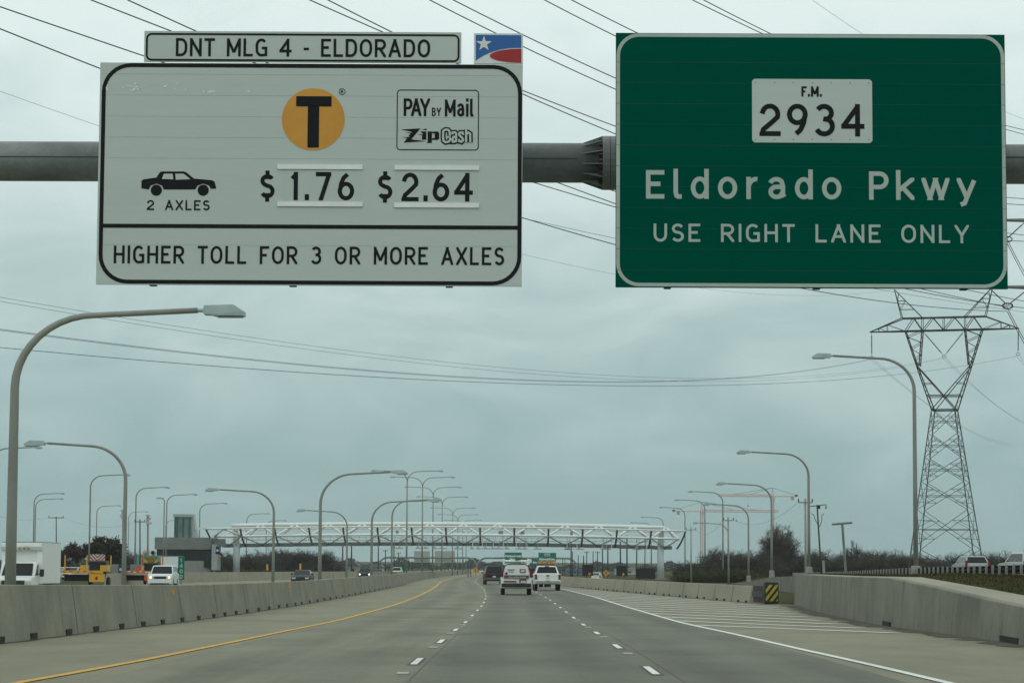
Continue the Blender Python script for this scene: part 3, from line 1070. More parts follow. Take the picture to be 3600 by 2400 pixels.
# peeled specks on the upper left and hangers along the lower edge
f = Flat(.003)
for (sx, sy, n_) in ((250, 335, 16), (115, 340, 4), (415, 330, 6), (485, 345, 4), (630, 358, 6), (835, 356, 4)):
    for i in range(n_):
        u, v = z6(max(112, sx + random.gauss(0, 26)), sy + random.gauss(0, 7))
        r_ = random.uniform(.008, .022)
        f.poly([(u + r_ * random.uniform(.6, 1.4) * math.cos(a), v + r_ * random.uniform(.4, 1) * math.sin(a)) for a in (0, 1.1, 2.3, 3.3, 4.4, 5.4)], .003 + .0004 * (i % 9))
f.build('peeled_speck', mat('bare_speck', (.78, .80, .78), .6), toll)
for xx in (345, 1070, 1880):
    u, v = z6(xx, 1352)
    MB().box((u, .12, y0 + .008), (.10, .14, .03)).build('bracket', TOWER, toll)

# plaque above it
o, uv = sign_frame(1064, 165)
z6 = lambda x, y: uv(300 + x * .68027, 80 + y * .68027)
plq = thing('toll_plaza_plaque', 'narrow white plaque reading DNT MLG 4 - ELDORADO above the toll sign', 'road sign', o)
x0, y0, x1, y1 = zr6(304, 47, 1943, 206)
panel('panel', SIGNW, plq, x0, y0 + .005, x1, y1)
f = Flat(.004)
u0, v0, u1, v1 = zr6(313, 58, 1934, 201)
f.ring(u0, v0, u1, v1, .085, .028)
f.build('border', BLK, plq)
PUT = ('lettering', BLK, plq)
put(f, 'DNT MLG 4 - ELDORADO', 468, 84, 1782, 177, .68, .145)

# agency emblem plaque: blue field, star, white swoosh, red ellipse
o, uv = sign_frame(1751, 171)
z6 = lambda x, y: uv(300 + x * .68027, 80 + y * .68027)
emb = thing('emblem_plaque', 'small blue, white and red emblem plaque with a star, right above the toll sign', 'road sign', o)
x0, y0, x1, y1 = zr6(2008, 56, 2262, 212)
panel('panel', mat('white_emblem_sheet', (.72, .73, .71), .5, var=.03), emb, x0, y0, x1, y1)
f = Flat(.004)
sw_ = [(2018, 197)] + [(2018 + 235 * t, 197 - 66 * (1 - (1 - t) ** 2.6) + 0) for t in (.06, .12, .2, .3, .42, .56, .7, .85, 1)]
pl = [(2018, 64)] + sw_ + [(2253, 66)]
f.poly([z6(x, y) for x, y in pl])
f.build('blue_field', mat('blue_sheet', (.012, .12, .38), .5, var=.08), emb)
f = Flat(.007)
el = [(2090 + 163 * (1 - math.cos(t)) , 172 - 36 * math.sin(t)) for t in [math.pi / 2 * i / 10 for i in range(11)]]
el += [(2090 + 163 * (1 - math.cos(t)), 172 + 36 * math.sin(t)) for t in [math.pi / 2 * i / 10 for i in range(10, 0, -1)]]
f.poly([z6(x, y) for x, y in el])
f.build('red_ellipse', mat('red_sheet', (.36, .012, .014), .5, var=.08), emb)
f = Flat(.007)
c = z6(2060, 110)
f.poly([(c[0] + (.118 if i % 2 == 0 else .046) * math.sin(math.pi * i / 5), c[1] + (.118 if i % 2 == 0 else .046) * math.cos(math.pi * i / 5)) for i in range(10)])
f.build('star', mat('white_emblem_star', (.72, .73, .71), .5, var=.03), emb)

# green guide sign. study frame: full = 2050 + x * .65902, 80 + y * .65902
o, uv = sign_frame(2851, 565)
z6 = lambda x, y: uv(2050 + x * .65902, 80 + y * .65902)
grn = thing('guide_sign', 'large green overhead guide sign for Eldorado Pkwy, use right lane only', 'road sign', o)
x0, y0, x1, y1 = zr6(174, 60, 2257, 1415)
panel('panel', SIGNG, grn, x0, y0, x1, y1)
f = Flat(.004)
f.ring(x0 + .008, y0 + .012, x1 - .008, y1 - .006, .33, .052)
f.build('border', SGREY, grn)
f = Flat(.0055)
yv = y0 + .25
while yv < y1 - .25:
    for xx in (x0 + .034, x1 - .034):
        f.mb.box((xx, -.0055, yv), (.052, .001, .007))
    yv += .305
f.build('border_seam', mat('border_seam', (.16, .18, .16), .7), grn)
f = Flat(.004)
def line_px(fl, s, ax, ay, bx, by, k_, sw):
    put(fl, s, ax, ay, bx, by, k_, sw)
PUT = ('lettering', SGREY, grn)
line_px(f, 'Eldorado', 335, 789, 1377, 941, .80, .158)
line_px(f, 'Pkwy', 1525, 795, 2098, 946, .80, .158)
line_px(f, 'USE RIGHT LANE ONLY', 376, 1075, 2058, 1172, .80, .148)
f = Flat(.004)
u0, v0, u1, v1 = zr6(901, 302, 1542, 641)
f.mb.box(((u0 + u1) / 2, -.003, (v0 + v1) / 2), (u1 - u0 - .06, .01, v1 - v0))
f.mb.box(((u0 + u1) / 2, -.003, (v0 + v1) / 2), (u1 - u0, .009, v1 - v0 - .06))
f.d = .0085
f.rrect(u0, v0, u1, v1, .055)
shield = f.build('route_marker', SIGNW, grn)
f = Flat(.011)
PUT = ('route_prefix', BLK, shield)
put(f, 'F.M.', 1164, 341, 1273, 396, .66, .2)
PUT = ('route_number', BLK, shield)
put(f, '2934', 940, 434, 1500, 607, .72, .152)
for xx in range(7):
    for yy in (322, 624):
        c = z6(920 + 100.6 * xx, yy + (1 if xx > 3 else 0))
        f.disc(c[0], c[1], .008, 6)
f.build('rivet_dots', BLK, shield)
for xx in (452, 1250, 2037):
    u, v = z6(xx, 1413)
    MB().box((u, .12, y0 + .008), (.10, .14, .03)).build('bracket', TOWER, grn)

f = Flat(.002)
yv = y0 + .25
while yv < y1 - .2:
    f.mb.box(((x0 + x1) / 2, -.001, yv), (x1 - x0 - .02, .002, .006))
    yv += .305
f.build('panel_seam', mat('green_seam', (.0, .06, .04), .7), grn)
# the monotube that carries them
tz = W(250, 564, 37.0).z
ta = W(-900, 560, 37.0)
tb = W(4900, 582, 37.0)
gan = thing('sign_gantry', 'thick grey steel tube carrying the two large overhead signs, with a bolted flange joint', 'sign gantry', (0, 37.1, tz))
o = Vector(gan.location)
xf = W(2143, 570, 37.1).x
zA = W(0, 567, 37.1).z - tz
zB = W(3600, 578, 37.1).z - tz
rA, rB = .298, .298
def tubez(x):
    return zA + (zB - zA) * (x + 7.3) / 14.6
mb_ = MB()
for (xa, xb) in ((-17, xf - .055), (xf + .055, 19)):
    MB().tube([(xa, 0, tubez(xa)), (xb, 0, tubez(xb))], .298, 28).build('tube', STEEL, gan, smooth_=True)
mb_ = MB()
mb_.lathe([(.405, -.055), (.405, .055)], (xf - .058, 0, tubez(xf)), 28, 'x')
mb_.lathe([(.405, -.055), (.405, .055)], (xf + .058, 0, tubez(xf)), 28, 'x')
mb_.build('flange', STEEL, gan)
mb_ = MB()
for i in range(12):
    a = 2 * math.pi * (i + .35) / 12
    for sg in (-1, 1):
        e1 = Vector((xf + sg * .115, .292 * math.cos(a), tubez(xf) + .292 * math.sin(a)))
        e2 = Vector((xf + sg * .115, .40 * math.cos(a), tubez(xf) + .40 * math.sin(a)))
        e3 = Vector((xf + sg * .42, .292 * math.cos(a), tubez(xf) + .292 * math.sin(a)))
        tn = Vector((0, -math.sin(a), math.cos(a))) * .008
        mb_.add([e1 + tn, e2 + tn, e3 + tn, e1 - tn, e2 - tn, e3 - tn], [(0, 1, 2), (3, 5, 4), (1, 2, 5, 4), (0, 1, 4, 3), (0, 2, 5, 3)])
mb_.build('gusset', STEEL, gan)
mb_ = MB()
for i in range(24):
    a = 2 * math.pi * (i + .2) / 24
    for sg in (-1, 1):
        mb_.lathe([(.024, -.03), (.024, .03)], (xf + sg * .14, .352 * math.cos(a), tubez(xf) + .352 * math.sin(a)), 6, 'x')
mb_.build('bolt', TOWER, gan)
mb_ = MB()
mb_.tube([(-17, -.2985, tubez(-17) + .02), (xf - .5, -.2985, tubez(xf) + .02)], .007, 5)
mb_.tube([(xf + .5, -.2985, tubez(xf) + .06), (19, -.2985, tubez(19) + .06)], .007, 5)
mb_.build('weld_seam', TOWER, gan)
# end posts outside the view
for xx in (-17, 19):
    MB().tube([(xx, 0, tubez(xx) + .2), (xx, 0, -tz - .2)], .36, 20).build('post', STEEL, gan, smooth_=True)
for xx in (-5.9, -4.3, -1.4, 2.0, 5.0, 6.5):
    MB().box((xx, -.67, tubez(xx)), (.09, .74, .12)).build('sign_bracket', TOWER, gan)
# ---------------------------------------------------------------- street lamps
def lamp_head(parent, end, dirx, tilt=0, k_=1.0):
    """shoebox luminaire at the arm end; dirx = unit horizontal direction of the arm"""
    d = Vector(dirx).normalized()
    s_ = Vector((-d.y, d.x, 0))
    def P(a, b, c):
        return Vector(end) + d * (a * k_) + s_ * (b * k_) + Vector((0, 0, c * k_))
    prof = [(.12, -.06), (.16, .10), (.80, .12), (1.05, -.04), (1.05, -.13), (.40, -.13), (.30, -.10), (.16, -.10)]
    m_ = MB()
    n = len(prof)
    vs2 = [P(a, -.19 + (.04 if c > .05 else 0), c) for a, c in prof] + [P(a, .19 - (.04 if c > .05 else 0), c) for a, c in prof]
    m_.add(vs2, [tuple(range(n)), tuple(range(2 * n - 1, n - 1, -1))] + [(i, (i + 1) % n, (i + 1) % n + n, i + n) for i in range(n)])
    m_.tube([P(-.25, 0, 0), P(.14, 0, 0)], .045 * k_, 8)
    h = m_.build('lamp_head', HEADM, parent)
    l_ = MB()
    a = [P(.45, -.15, -.134), P(1.0, -.15, -.134), P(1.0, .15, -.134), P(.45, .15, -.134)]
    b = [p - Vector((0, 0, .02)) for p in a]
    l_.add(a + b, [(4, 5, 6, 7), (0, 1, 5, 4), (1, 2, 6, 5), (2, 3, 7, 6), (3, 0, 4, 7)])
    l_.build('lens', LENS, h)

def arm_path(zt, arm, rad, d, droop=.0):
    """local points from pole up to the arm end; the bend is a quarter turn of radius rad"""
    d = Vector(d).normalized()
    pts = []
    for i in range(11):
        a = math.pi / 2 * i / 10
        pts.append(d * (rad * (1 - math.cos(a))) + Vector((0, 0, zt - rad * .92 + rad * .92 * math.sin(a) - droop * 1.0)))
    pts.append(d * (arm - 1.0) + Vector((0, 0, zt + droop)))
    return pts

def street_lamp(label, X_, Y_, z0, zt, arm, ang, rad=1.7, r0=.125, base=0, group=None, k_=1.0):
    t = thing('street_lamp', label, 'street lamp', (X_, Y_, z0), group=group)
    d = Vector((math.cos(ang), math.sin(ang), 0))
    H = zt - z0
    ap = arm_path(H, arm, rad, d, .06)
    pts = [Vector((0, 0, 0)), Vector((0, 0, (H - rad) * .5))] + ap
    n = len(pts)
    rs = [r0, r0 * .86] + [r0 * (.72 - .28 * i / len(ap)) for i in range(len(ap))]
    m_ = MB().tube(pts, rs, 12)
    m_.build('pole', POLE, t, smooth_=True)
    m_ = MB().tube([(0, 0, H * .42), (0, 0, H * .42 + .03)], r0 * 1.02, 10)
    if base:
        b = MB()
        b.lathe([(base * 1.38, -.05), (base * 1.22, .55), (base * 1.12, .62)], (0, 0, 0), 4)
        bo = b.build('base', CPOLE, t)
        bo.rotation_euler = (0, 0, math.pi / 4)
    lamp_head(t, ap[-1], d, k_=k_)
    return t

def lamp_px(label, pole_px, top_py, tip_px, armlen, s, base_py=None, base=0, rad=1.7, r0=.125, dirn=None, group=None, k_=1.0, ang=None):
    Y_ = F / s
    top = W(pole_px, top_py, Y_)
    z0 = W(pole_px, base_py, Y_).z if base_py else zr(Y_) - .05
    sg = 1 if tip_px > pole_px else -1
    a = (0 if sg > 0 else math.pi) if ang is None else ang
    return street_lamp(label, top.x, Y_, z0, top.z, armlen, a, rad, r0, base, group, k_)

GM = 'lamp posts along the highway median'
lamp_px('tall near lamp post at the far left, its arm reaching right under the toll sign', 58, 1097, 862, 5.0, 160, None, 0, 1.75, .135, group=GM)
lamp_px('lamp post behind the orange truck with its arm pointing left towards the tall near post', 444, 1563, 95, 4.65, 76, None, 0, 1.7, .12, group=GM)
lamp_px('right-armed lamp post left of the double-armed posts, in front of the white truss', 1128, 1661, 1430, 5.05, 60, None, 0, 1.9, .12, group=GM)
lamp_px('left-armed lamp post in front of the left end of the white truss', 964, 1724, 722, 5.0, 48, None, 0, 1.7, .12, group=GM)
lamp_px('left-armed lamp post in front of the truss, nearest the dark sedan', 1221, 1796, 1043, 4.9, 36, None, 0, 1.6, .11, group=GM)
lamp_px('shorter right-armed lamp post whose head overlaps the one behind it', 1308, 1760, 1543, 5.5, 42.5, None, 0, 1.8, .12, group=GM)
lamp_px('right-armed lamp post just behind the shorter right-armed one', 1379, 1756, 1552, 4.8, 36, None, 0, 1.7, .11, group=GM)

# double-armed median posts
def double_lamp(label, px, tip_l, tip_r, tip_py, group):
    s = (tip_r - tip_l) / 2 / 5.3
    Y_ = F / s
    top = W(px, tip_py, Y_)
    t = thing('double_street_lamp', label, 'street lamp', (top.x, Y_, zr(Y_) - .05), group=group)
    H = top.z - zr(Y_) + .05
    al = 5.3
    rad = 1.7
    MB().tube([(0, 0, 0), (0, 0, H * .5), (0, 0, H - rad * .92)], [.15, .12, .095], 10).build('pole', POLE, t, smooth_=True)
    for sg in (-1, 1):
        ap = arm_path(H, al, rad, (sg, 0, 0), .05)
        MB().tube(ap, [.08 - .03 * i / len(ap) for i in range(len(ap))], 8).build('arm', POLE, t, smooth_=True)
        lamp_head(t, ap[-1], (sg, 0, 0))
    return t
DL = 'double-armed lamp posts receding down the median'
for (px, tl, tr, py, lab) in ((1432, 1310, 1562, 1655, 'nearest and tallest double-armed lamp post on the median'), (1486, 1375, 1602, 1677, 'second double-armed lamp post, just behind the tallest one'),
                              (1523, 1424, 1624, 1712, 'third double-armed lamp post back along the median'), (1555, 1467, 1647, 1746, 'fourth double-armed lamp post back along the median'),
                              (1592, 1514, 1671, 1785, 'fifth double-armed lamp post, its fork well above the white truss'), (1610, 1539, 1682, 1808, 'sixth double-armed lamp post, its fork just above the white truss'),
                              (1627, 1559, 1692, 1828, 'seventh double-armed lamp post, its fork hidden by the top chord'), (1639, 1578, 1702, 1866, 'eighth double-armed lamp post, seen through the truss')):
    double_lamp(lab, px, tl, tr, py, DL)

GR = 'lamp posts along the right-hand ramp'
lamp_px('biggest lamp post on the right, in front of the lattice tower', 3213, 1256, 2860, 5.0, 71, 2032, .24, 1.75, .125, group=GR)
lamp_px('second biggest lamp post on the right, on the ramp wall beside a thinner utility pole', 2842, 1592, 2592, 5.0, 50, 2022, .24, 1.7, .12, group=GR)
lamp_px('lamp post on the ramp wall in front of the round bare tree', 2712, 1702, 2521, 5.0, 38.6, 2028, .24, 1.7, .12, group=GR)
lamp_px('lamp post at the low foot of the ramp wall in front of the dark thicket', 2631, 1774, 2476, 5.0, 31.4, 2042, .24, 1.7, .12, group=GR)
lamp_px('shortest lamp post on the right, its pole beside the utility pole above the barrier', 2560, 1839, 2439, 5.0, 24.8, 2046, .2, 1.6, .11, group=GR)
GF = 'tall lamp posts along the far right frontage'
for (pp, ty, tp, s, by, lab) in ((2541, 1729, 2422, 24.4, 2044, 'slender lamp post rising behind the pale barrier, over the shorter lamp'),
                                 (2478, 1758, 2374, 21.2, 2017, 'slender lamp post beside the left-hand crane mast'), (2408, 1784, 2318, 18.4, 2015, 'slender lamp post just right of the white truss end'),
                                 (2332, 1818, 2253, 15.8, None, 'lamp post sticking up behind the right column of the truss'), (2289, 1837, 2217, 14.4, None, 'farthest lamp post on the right, only its bent arm above the truss')):
    lamp_px(lab, pp, ty, tp, 5.0, s, by, 0, 1.6, .13, group=GF)
GL_ = 'lamp posts on the far side beyond the oncoming lanes'
for (pp, ty, tp, s, lab) in ((-28, 1573, 141, 35, 'lamp post whose arm comes in from the left edge under the tall near post'), (319, 1669, 457, 27.8, 'lamp post rising out of the dark leafy tree, arm reaching to the orange truck post'),
                             (479, 1713, 596, 23.6, 'lamp post right of the camera pole above the teal trailer'), (587, 1738, 693, 21.4, 'lamp post in front of the curved metal building, its arm over the glass tower'),
                             (703, 1769, 798, 19.2, 'lamp post standing at the right side of the metal toll building'), (341, 1777, 424, 16.8, 'smaller lamp post behind the leafy tree'),
                             (453, 1798, 519, 13.4, 'small distant lamp post half hidden by the orange truck post'), (121, 1734, 226, 21.2, 'taller of the two lamp posts rising behind the white box truck'),
                             (126, 1753, 221, 19.4, 'shorter of the two lamp posts rising behind the white box truck'), (868, 1805, 948, 16, 'lamp post behind the left part of the truss'),
                             (937, 1829, 1008, 14.2, 'small lamp post behind the truss, arm just over the top chord'), (583, 1827, 640, 14, 'lamp post hidden behind the glass tower, only its bend showing')):
    lamp_px(lab, pp, ty, tp, 5.0, s, None, 0, 1.6, .13, group=GL_)
lamp_px('straight lamp post with a very short arm, left of the metal toll building', 578, 1751, 566, 1.3, 22, None, 0, .4, .12, ang=R(200))

# ---------------------------------------------------------------- lattice transmission tower
def lattice(mb_, A, B, n, t, tb):
    """A, B: four corner points bottom and top; X bracing in n panels with doubled horizontals"""
    for k_ in range(4):
        mb_.bar(A[k_], B[k_], t)
    for i in range(n):
        u0, u1 = i / n, (i + 1) / n
        for k_ in range(4):
            j = (k_ + 1) % 4
            a0, a1 = A[k_].lerp(B[k_], u0), A[k_].lerp(B[k_], u1)
            b0, b1 = A[j].lerp(B[j], u0), A[j].lerp(B[j], u1)
            mb_.bar(a0, b1, tb)
            mb_.bar(b0, a1, tb)
            am, bm_ = a0.lerp(a1, .5), b0.lerp(b1, .5)
            cm = (a0 + b0 + a1 + b1) / 4
            if k_ % 2 == 0:
                mb_.bar(am, cm, tb)
                mb_.bar(bm_, cm, tb)
                for (p, q, r_) in ((a0, b1, am), (b0, a1, bm_), (b1, a0, bm_), (a1, b0, am)):
                    mb_.bar(p.lerp(q, .27), p.lerp(r_, .54), tb * .7)
                    mb_.bar(p.lerp(q, .27), r_, tb * .7)

PS = 25.0
PY = F / PS
Pb = W(3327, 2000, PY)
pylon = thing('transmission_tower', 'tall dark steel lattice power tower with a wide crossarm behind the ramp lamp post', 'power tower', (Pb.x, PY, 0), R(-18))
# local frame: x along the crossarm; heights from the photo
def ph(py):
    return W(3318, py, PY).z
def sq(hw, hd, z, cx_=0):
    return [Vector((cx_ - hw, -hd, z)), Vector((cx_ + hw, -hd, z)), Vector((cx_ + hw, hd, z)), Vector((cx_ - hw, hd, z))]
zw = ph(1441)
mb_ = MB()
zs = [0.0, ph(1948), ph(1841), ph(1740), ph(1655), ph(1571), ph(1497 + 22), zw]
hw = lambda z: 4.85 + (1.62 - 4.85) * z / zw
zl = [-.3, ph(1930), ph(1792), ph(1694), ph(1609), ph(1524), zw]
for a, b in zip(zl, zl[1:]):
    lattice(mb_, sq(hw(a), hw(a), a), sq(hw(b), hw(b), b), 1, .070, .038)
mb_.build('tower_body', TOWER, pylon)
mb_ = MB()
for q in (sq(1.62, 1.62, zw),):
    for k_ in range(4):
        mb_.bar(q[k_], q[(k_ + 1) % 4], .09)
# two K-frame arms from the waist up to the crossarm
zj = ph(1350)        # where each arm splits off into inner and outer legs
zc0, zc1 = ph(1161), ph(1116)
for sg in (-1, 1):
    bot = [Vector((sg * 1.62, -1.62, zw)), Vector((sg * 1.62, 1.62, zw))]
    elb = ph(1285)
    eo = [Vector((sg * 3.8, -.75, elb)), Vector((sg * 3.8, .75, elb))]
    ei = [Vector((sg * 3.45, -.75, elb)), Vector((sg * 3.45, .75, elb))]
    ou = [Vector((sg * 5.4, -.75, zc0)), Vector((sg * 5.4, .75, zc0))]
    ins = [Vector((sg * 3.0, -.75, zc0)), Vector((sg * 3.0, .75, zc0))]
    for k_ in range(2):
        mb_.bar(bot[k_], eo[k_], .085)
        # crossed inner legs up to the elbow
        mb_.bar(Vector((-sg * 1.62, bot[k_].y, zw)), eo[k_], .07)
        mb_.bar(eo[k_], ou[k_], .08)
        mb_.bar(ei[k_], ins[k_], .08)
        n = 6
        for i in range(n):
            a0, a1 = eo[k_].lerp(ou[k_], i / n), eo[k_].lerp(ou[k_], (i + 1) / n)
            b0, b1 = ei[k_].lerp(ins[k_], i / n), ei[k_].lerp(ins[k_], (i + 1) / n)
            mb_.bar(a0 if i % 2 else b0, b1 if i % 2 else a1, .04)
    for (p0, q0, p1, q1) in ((eo[0], eo[1], ou[0], ou[1]), (ei[0], ei[1], ins[0], ins[1]), (bot[0], bot[1], eo[0], eo[1])):
        n = 8
        for i in range(n):
            a0, a1 = p0.lerp(p1, i / n), p0.lerp(p1, (i + 1) / n)
            b0, b1 = q0.lerp(q1, i / n), q0.lerp(q1, (i + 1) / n)
            mb_.bar(a0 if i % 2 else b0, b1 if i % 2 else a1, .035)
    for u in (.3, .6):
        for k_ in range(2):
            a = bot[k_].lerp(eo[k_], u)
            b = Vector((-sg * 1.62, bot[k_].y, zw)).lerp(eo[k_], u)
            mb_.bar(a, b, .04)
    for k_ in range(2):
        mb_.bar(Vector((0, bot[k_].y * .8, ph(1390))), bot[k_].lerp(eo[k_], .33), .06)
mb_.build('fork_frame', TOWER, pylon)
mb_ = MB()
tips = [Vector((-10.5, 0, zc0 + .0)), Vector((10.5, 0, zc0 + .0))]
for y_ in (-.75, .75):
    tl_, tr_ = Vector((-5.85, y_, zc1)), Vector((5.85, y_, zc1))
    bl, br = Vector((-5.4, y_, zc0)), Vector((5.4, y_, zc0))
    for a, b, t_ in ((tl_, tr_, .075), (bl, br, .085), (tips[0], tl_, .075), (tips[0], bl, .085), (tips[1], tr_, .075), (tips[1], br, .085)):
        mb_.bar(a, b, t_)
    xs = [-5.4, -4.2, -3.0, -1.5, 0, 1.5, 3.0, 4.2, 5.4]
    for i, (a, b) in enumerate(zip(xs, xs[1:])):
        za, zb = (zc0, zc1) if i % 2 == 0 else (zc1, zc0)
        mb_.bar((a, y_, za), (b, y_, zb), .05)
    for x_ in (-3.0, 0, 3.0):
        mb_.bar((x_, y_, zc0), (x_, y_, zc1), .045)
    for sg in (-1, 1):
        for x_ in (8.0, 9.2):
            zt_ = zc0 + (zc1 - zc0) * (10.5 - x_) / 4.65
            mb_.bar((sg * x_, y_ * (10.5 - x_) / 4.65, zc0), (sg * x_, y_ * (10.5 - x_) / 4.65, zt_), .035)
        mb_.bar((sg * 8, y_ * .54, zc1 - (zc1 - zc0) * .46), (sg * 5.4, y_, zc0), .035)
        mb_.bar((sg * 9.2, y_ * .3, zc0 + (zc1 - zc0) * .3), (sg * 8, y_ * .54, zc0), .035)
for x_ in (-5.4, -3.0, 0, 3.0, 5.4):
    for z_ in (zc0, zc1):
        mb_.bar((x_, -.75, z_), (x_, .75, z_), .05)
mb_.build('crossarm', TOWER, pylon)
mb_ = MB()
zp = ph(1012)
for sg in (-1, 1):
    tip = Vector((sg * 6.95, 0, zp))
    for y_ in (-.75, .75):
        a, b = Vector((sg * 5.85, y_, zc1)), Vector((sg * 2.95, y_, zc1))
        mb_.bar(a, tip, .055)
        mb_.bar(b, tip, .055)
        for u, v in ((.3, .3), (.3, .6), (.6, .6), (.6, .85)):
            mb_.bar(a.lerp(tip, u), b.lerp(tip, v), .03)
mb_.build('earth_peak', TOWER, pylon)
def insul(parent, a, b, name='insulator', disc=.14, n=16):
    a, b = Vector(a), Vector(b)
    m_ = MB()
    d = b - a
    pts, rs = [], []
    m_.bar(a, b, .025)
    M_ = d.to_track_quat('Z', 'Y').to_matrix()
    L = d.length
    for i in range(n):
        c_ = a + d * (.14 + .74 * i / n)
        ring = [M_ @ Vector((disc * math.cos(t_), disc * math.sin(t_), 0)) + c_ for t_ in (0, 1.05, 2.1, 3.14, 4.2, 5.24)]
        ring2 = [M_ @ Vector((disc * .4 * math.cos(t_), disc * .4 * math.sin(t_), L * .025)) + c_ for t_ in (0, 1.05, 2.1, 3.14, 4.2, 5.24)]
        m_.add(ring + ring2, [(q, (q + 1) % 6, (q + 1) % 6 + 6, q + 6) for q in range(6)] + [tuple(range(6)), tuple(range(6, 12))])
    # grading ring and clamp
    m_.tube([b + Vector((.28 * math.cos(t_), 0, .16 * math.sin(t_) - .05)) for t_ in [math.pi * 2 * i / 12 for i in range(13)]], .03, 5)
    return m_.build(name, TOWER, parent)
zi = ph(1255)
iL = (tips[0] + Vector((.25, 0, 0)), Vector((-10.25, 0, zi + .25)))
iR = (tips[1] + Vector((-.1, 0, 0)), Vector((10.3, 0, zi + .25)))
insul(pylon, *iL)
insul(pylon, *iR)
insul(pylon, (-3.0, 0, zc0), (0, 0, zi + .15))
insul(pylon, (3.0, 0, zc0), (0, 0, zi + .15))
PM = Matrix.Translation((Pb.x, PY, 0)) @ Matrix.Rotation(R(-18), 4, 'Z')
Pl, Pm, Pr = PM @ Vector((-10.25, 0, zi - .05)), PM @ Vector((0, 0, zi - .1)), PM @ Vector((10.3, 0, zi - .05))
Ptl, Ptr = PM @ Vector((-6.95, 0, zp)), PM @ Vector((6.95, 0, zp))

# ---------------------------------------------------------------- wires
def wire(label, pts, r, group, n=40):
    """parabola through three points (start, middle, end): pixel triples or Vectors"""
    P_ = [p if isinstance(p, Vector) else W(*p) for p in pts]
    a, b, c = P_
    L = (c - a).to_2d()
    u = max(.05, min(.95, (b - a).to_2d().dot(L) / L.length_squared))
    # z(t) = a.z + k1 t + k2 t^2 with z(u)=b.z, z(1)=c.z
    k2 = ((b.z - a.z) / u - (c.z - a.z)) / (u - 1)
    k1 = (c.z - a.z) - k2
    q = []
    for i in range(n + 1):
        t_ = i / n
        q.append(Vector((a.x + (c.x - a.x) * t_, a.y + (c.y - a.y) * t_, a.z + k1 * t_ + k2 * t_ * t_)))
    o_ = MB().tube(q, r, 5, cap=False).build('power_line', WIRE, None, fix=False)
    tag(o_, label, 'power line', group)
    return o_
def planemid(a, b, px, py):
    """the point of pixel column px that lies above the straight line a-b, at the pixel's height"""
    a = a if isinstance(a, Vector) else W(*a)
    b = b if isinstance(b, Vector) else W(*b)
    lo, hi = 0.0, 1.0
    fx = lambda t_: 1800 + F * ((a.x + (b.x - a.x) * t_) / (a.y + (b.y - a.y) * t_))
    rev = fx(0) > fx(1)
    for _ in range(40):
        m_ = (lo + hi) / 2
        if (fx(m_) < px) != rev:
            lo = m_
        else:
            hi = m_
    return W(px, py, a.y + (b.y - a.y) * lo)
def wire_px(label, a, mid, b, r, group):
    wire(label, (a if isinstance(a, Vector) else W(*a), planemid(a, b, mid[0], mid[1]), b if isinstance(b, Vector) else W(*b)), r, group)
G1 = 'conductors sagging from the lattice tower over the highway'
for (yl, ym, ofs) in ((1022, 1303, -.15), (1036, 1316, .2)):
    wire_px('upper thin twin conductor sagging from the lattice tower under both signs', (-130, yl, 132), (1900, ym, 0), Pm + Vector((ofs, 0, 0)), .011, G1)
for (yl, ym, ofs) in ((1139, 1318, -.15), (1143, 1321, .2)):
    wire_px('middle twin conductor sagging from the lattice tower, just above the lowest one', (-130, yl, 136), (1530, ym, 0), Pl + Vector((ofs, 0, 0)), .015, G1)
for (yl, ym, ofs) in ((1208, 1350, -.15), (1209, 1351, .2)):
    wire_px('lowest twin conductor sagging from the right tip of the lattice tower crossarm', (-130, yl, 138), (1900, ym, 0), Pr + Vector((ofs, 0, 0)), .010, G1)
# the same conductors going on behind the tower
for (P0, px, py, lab) in ((Pl, 3560, 1560, 'conductor running on behind the tower from its left insulator'), (Pm, 3700, 1510, 'conductor running on behind the tower from its middle insulator'), (Pr, 3800, 1400, 'conductor running on behind the tower from its right insulator')):
    for ofs in (-.2, .25):
        e = W(px, py + (8 if ofs > 0 else 0), 640)
        a = P0 + Vector((ofs, 0, 0))
        mid = (a + e) / 2 - Vector((0, 0, 2.5))
        wire(lab, (a, mid, e), .018, 'conductors running on behind the lattice tower')
wire_px('hair-thin earth wire crossing the sky from the tower peak', (-130, 275, 120), (1950, 920, 0), Ptl, .010, 'earth wires')
wire_px('hair-thin earth wire at the upper right of the sky', (2800, -40, 150), (2960, 65, 0), (3750, 470, 190), .010, 'earth wires')

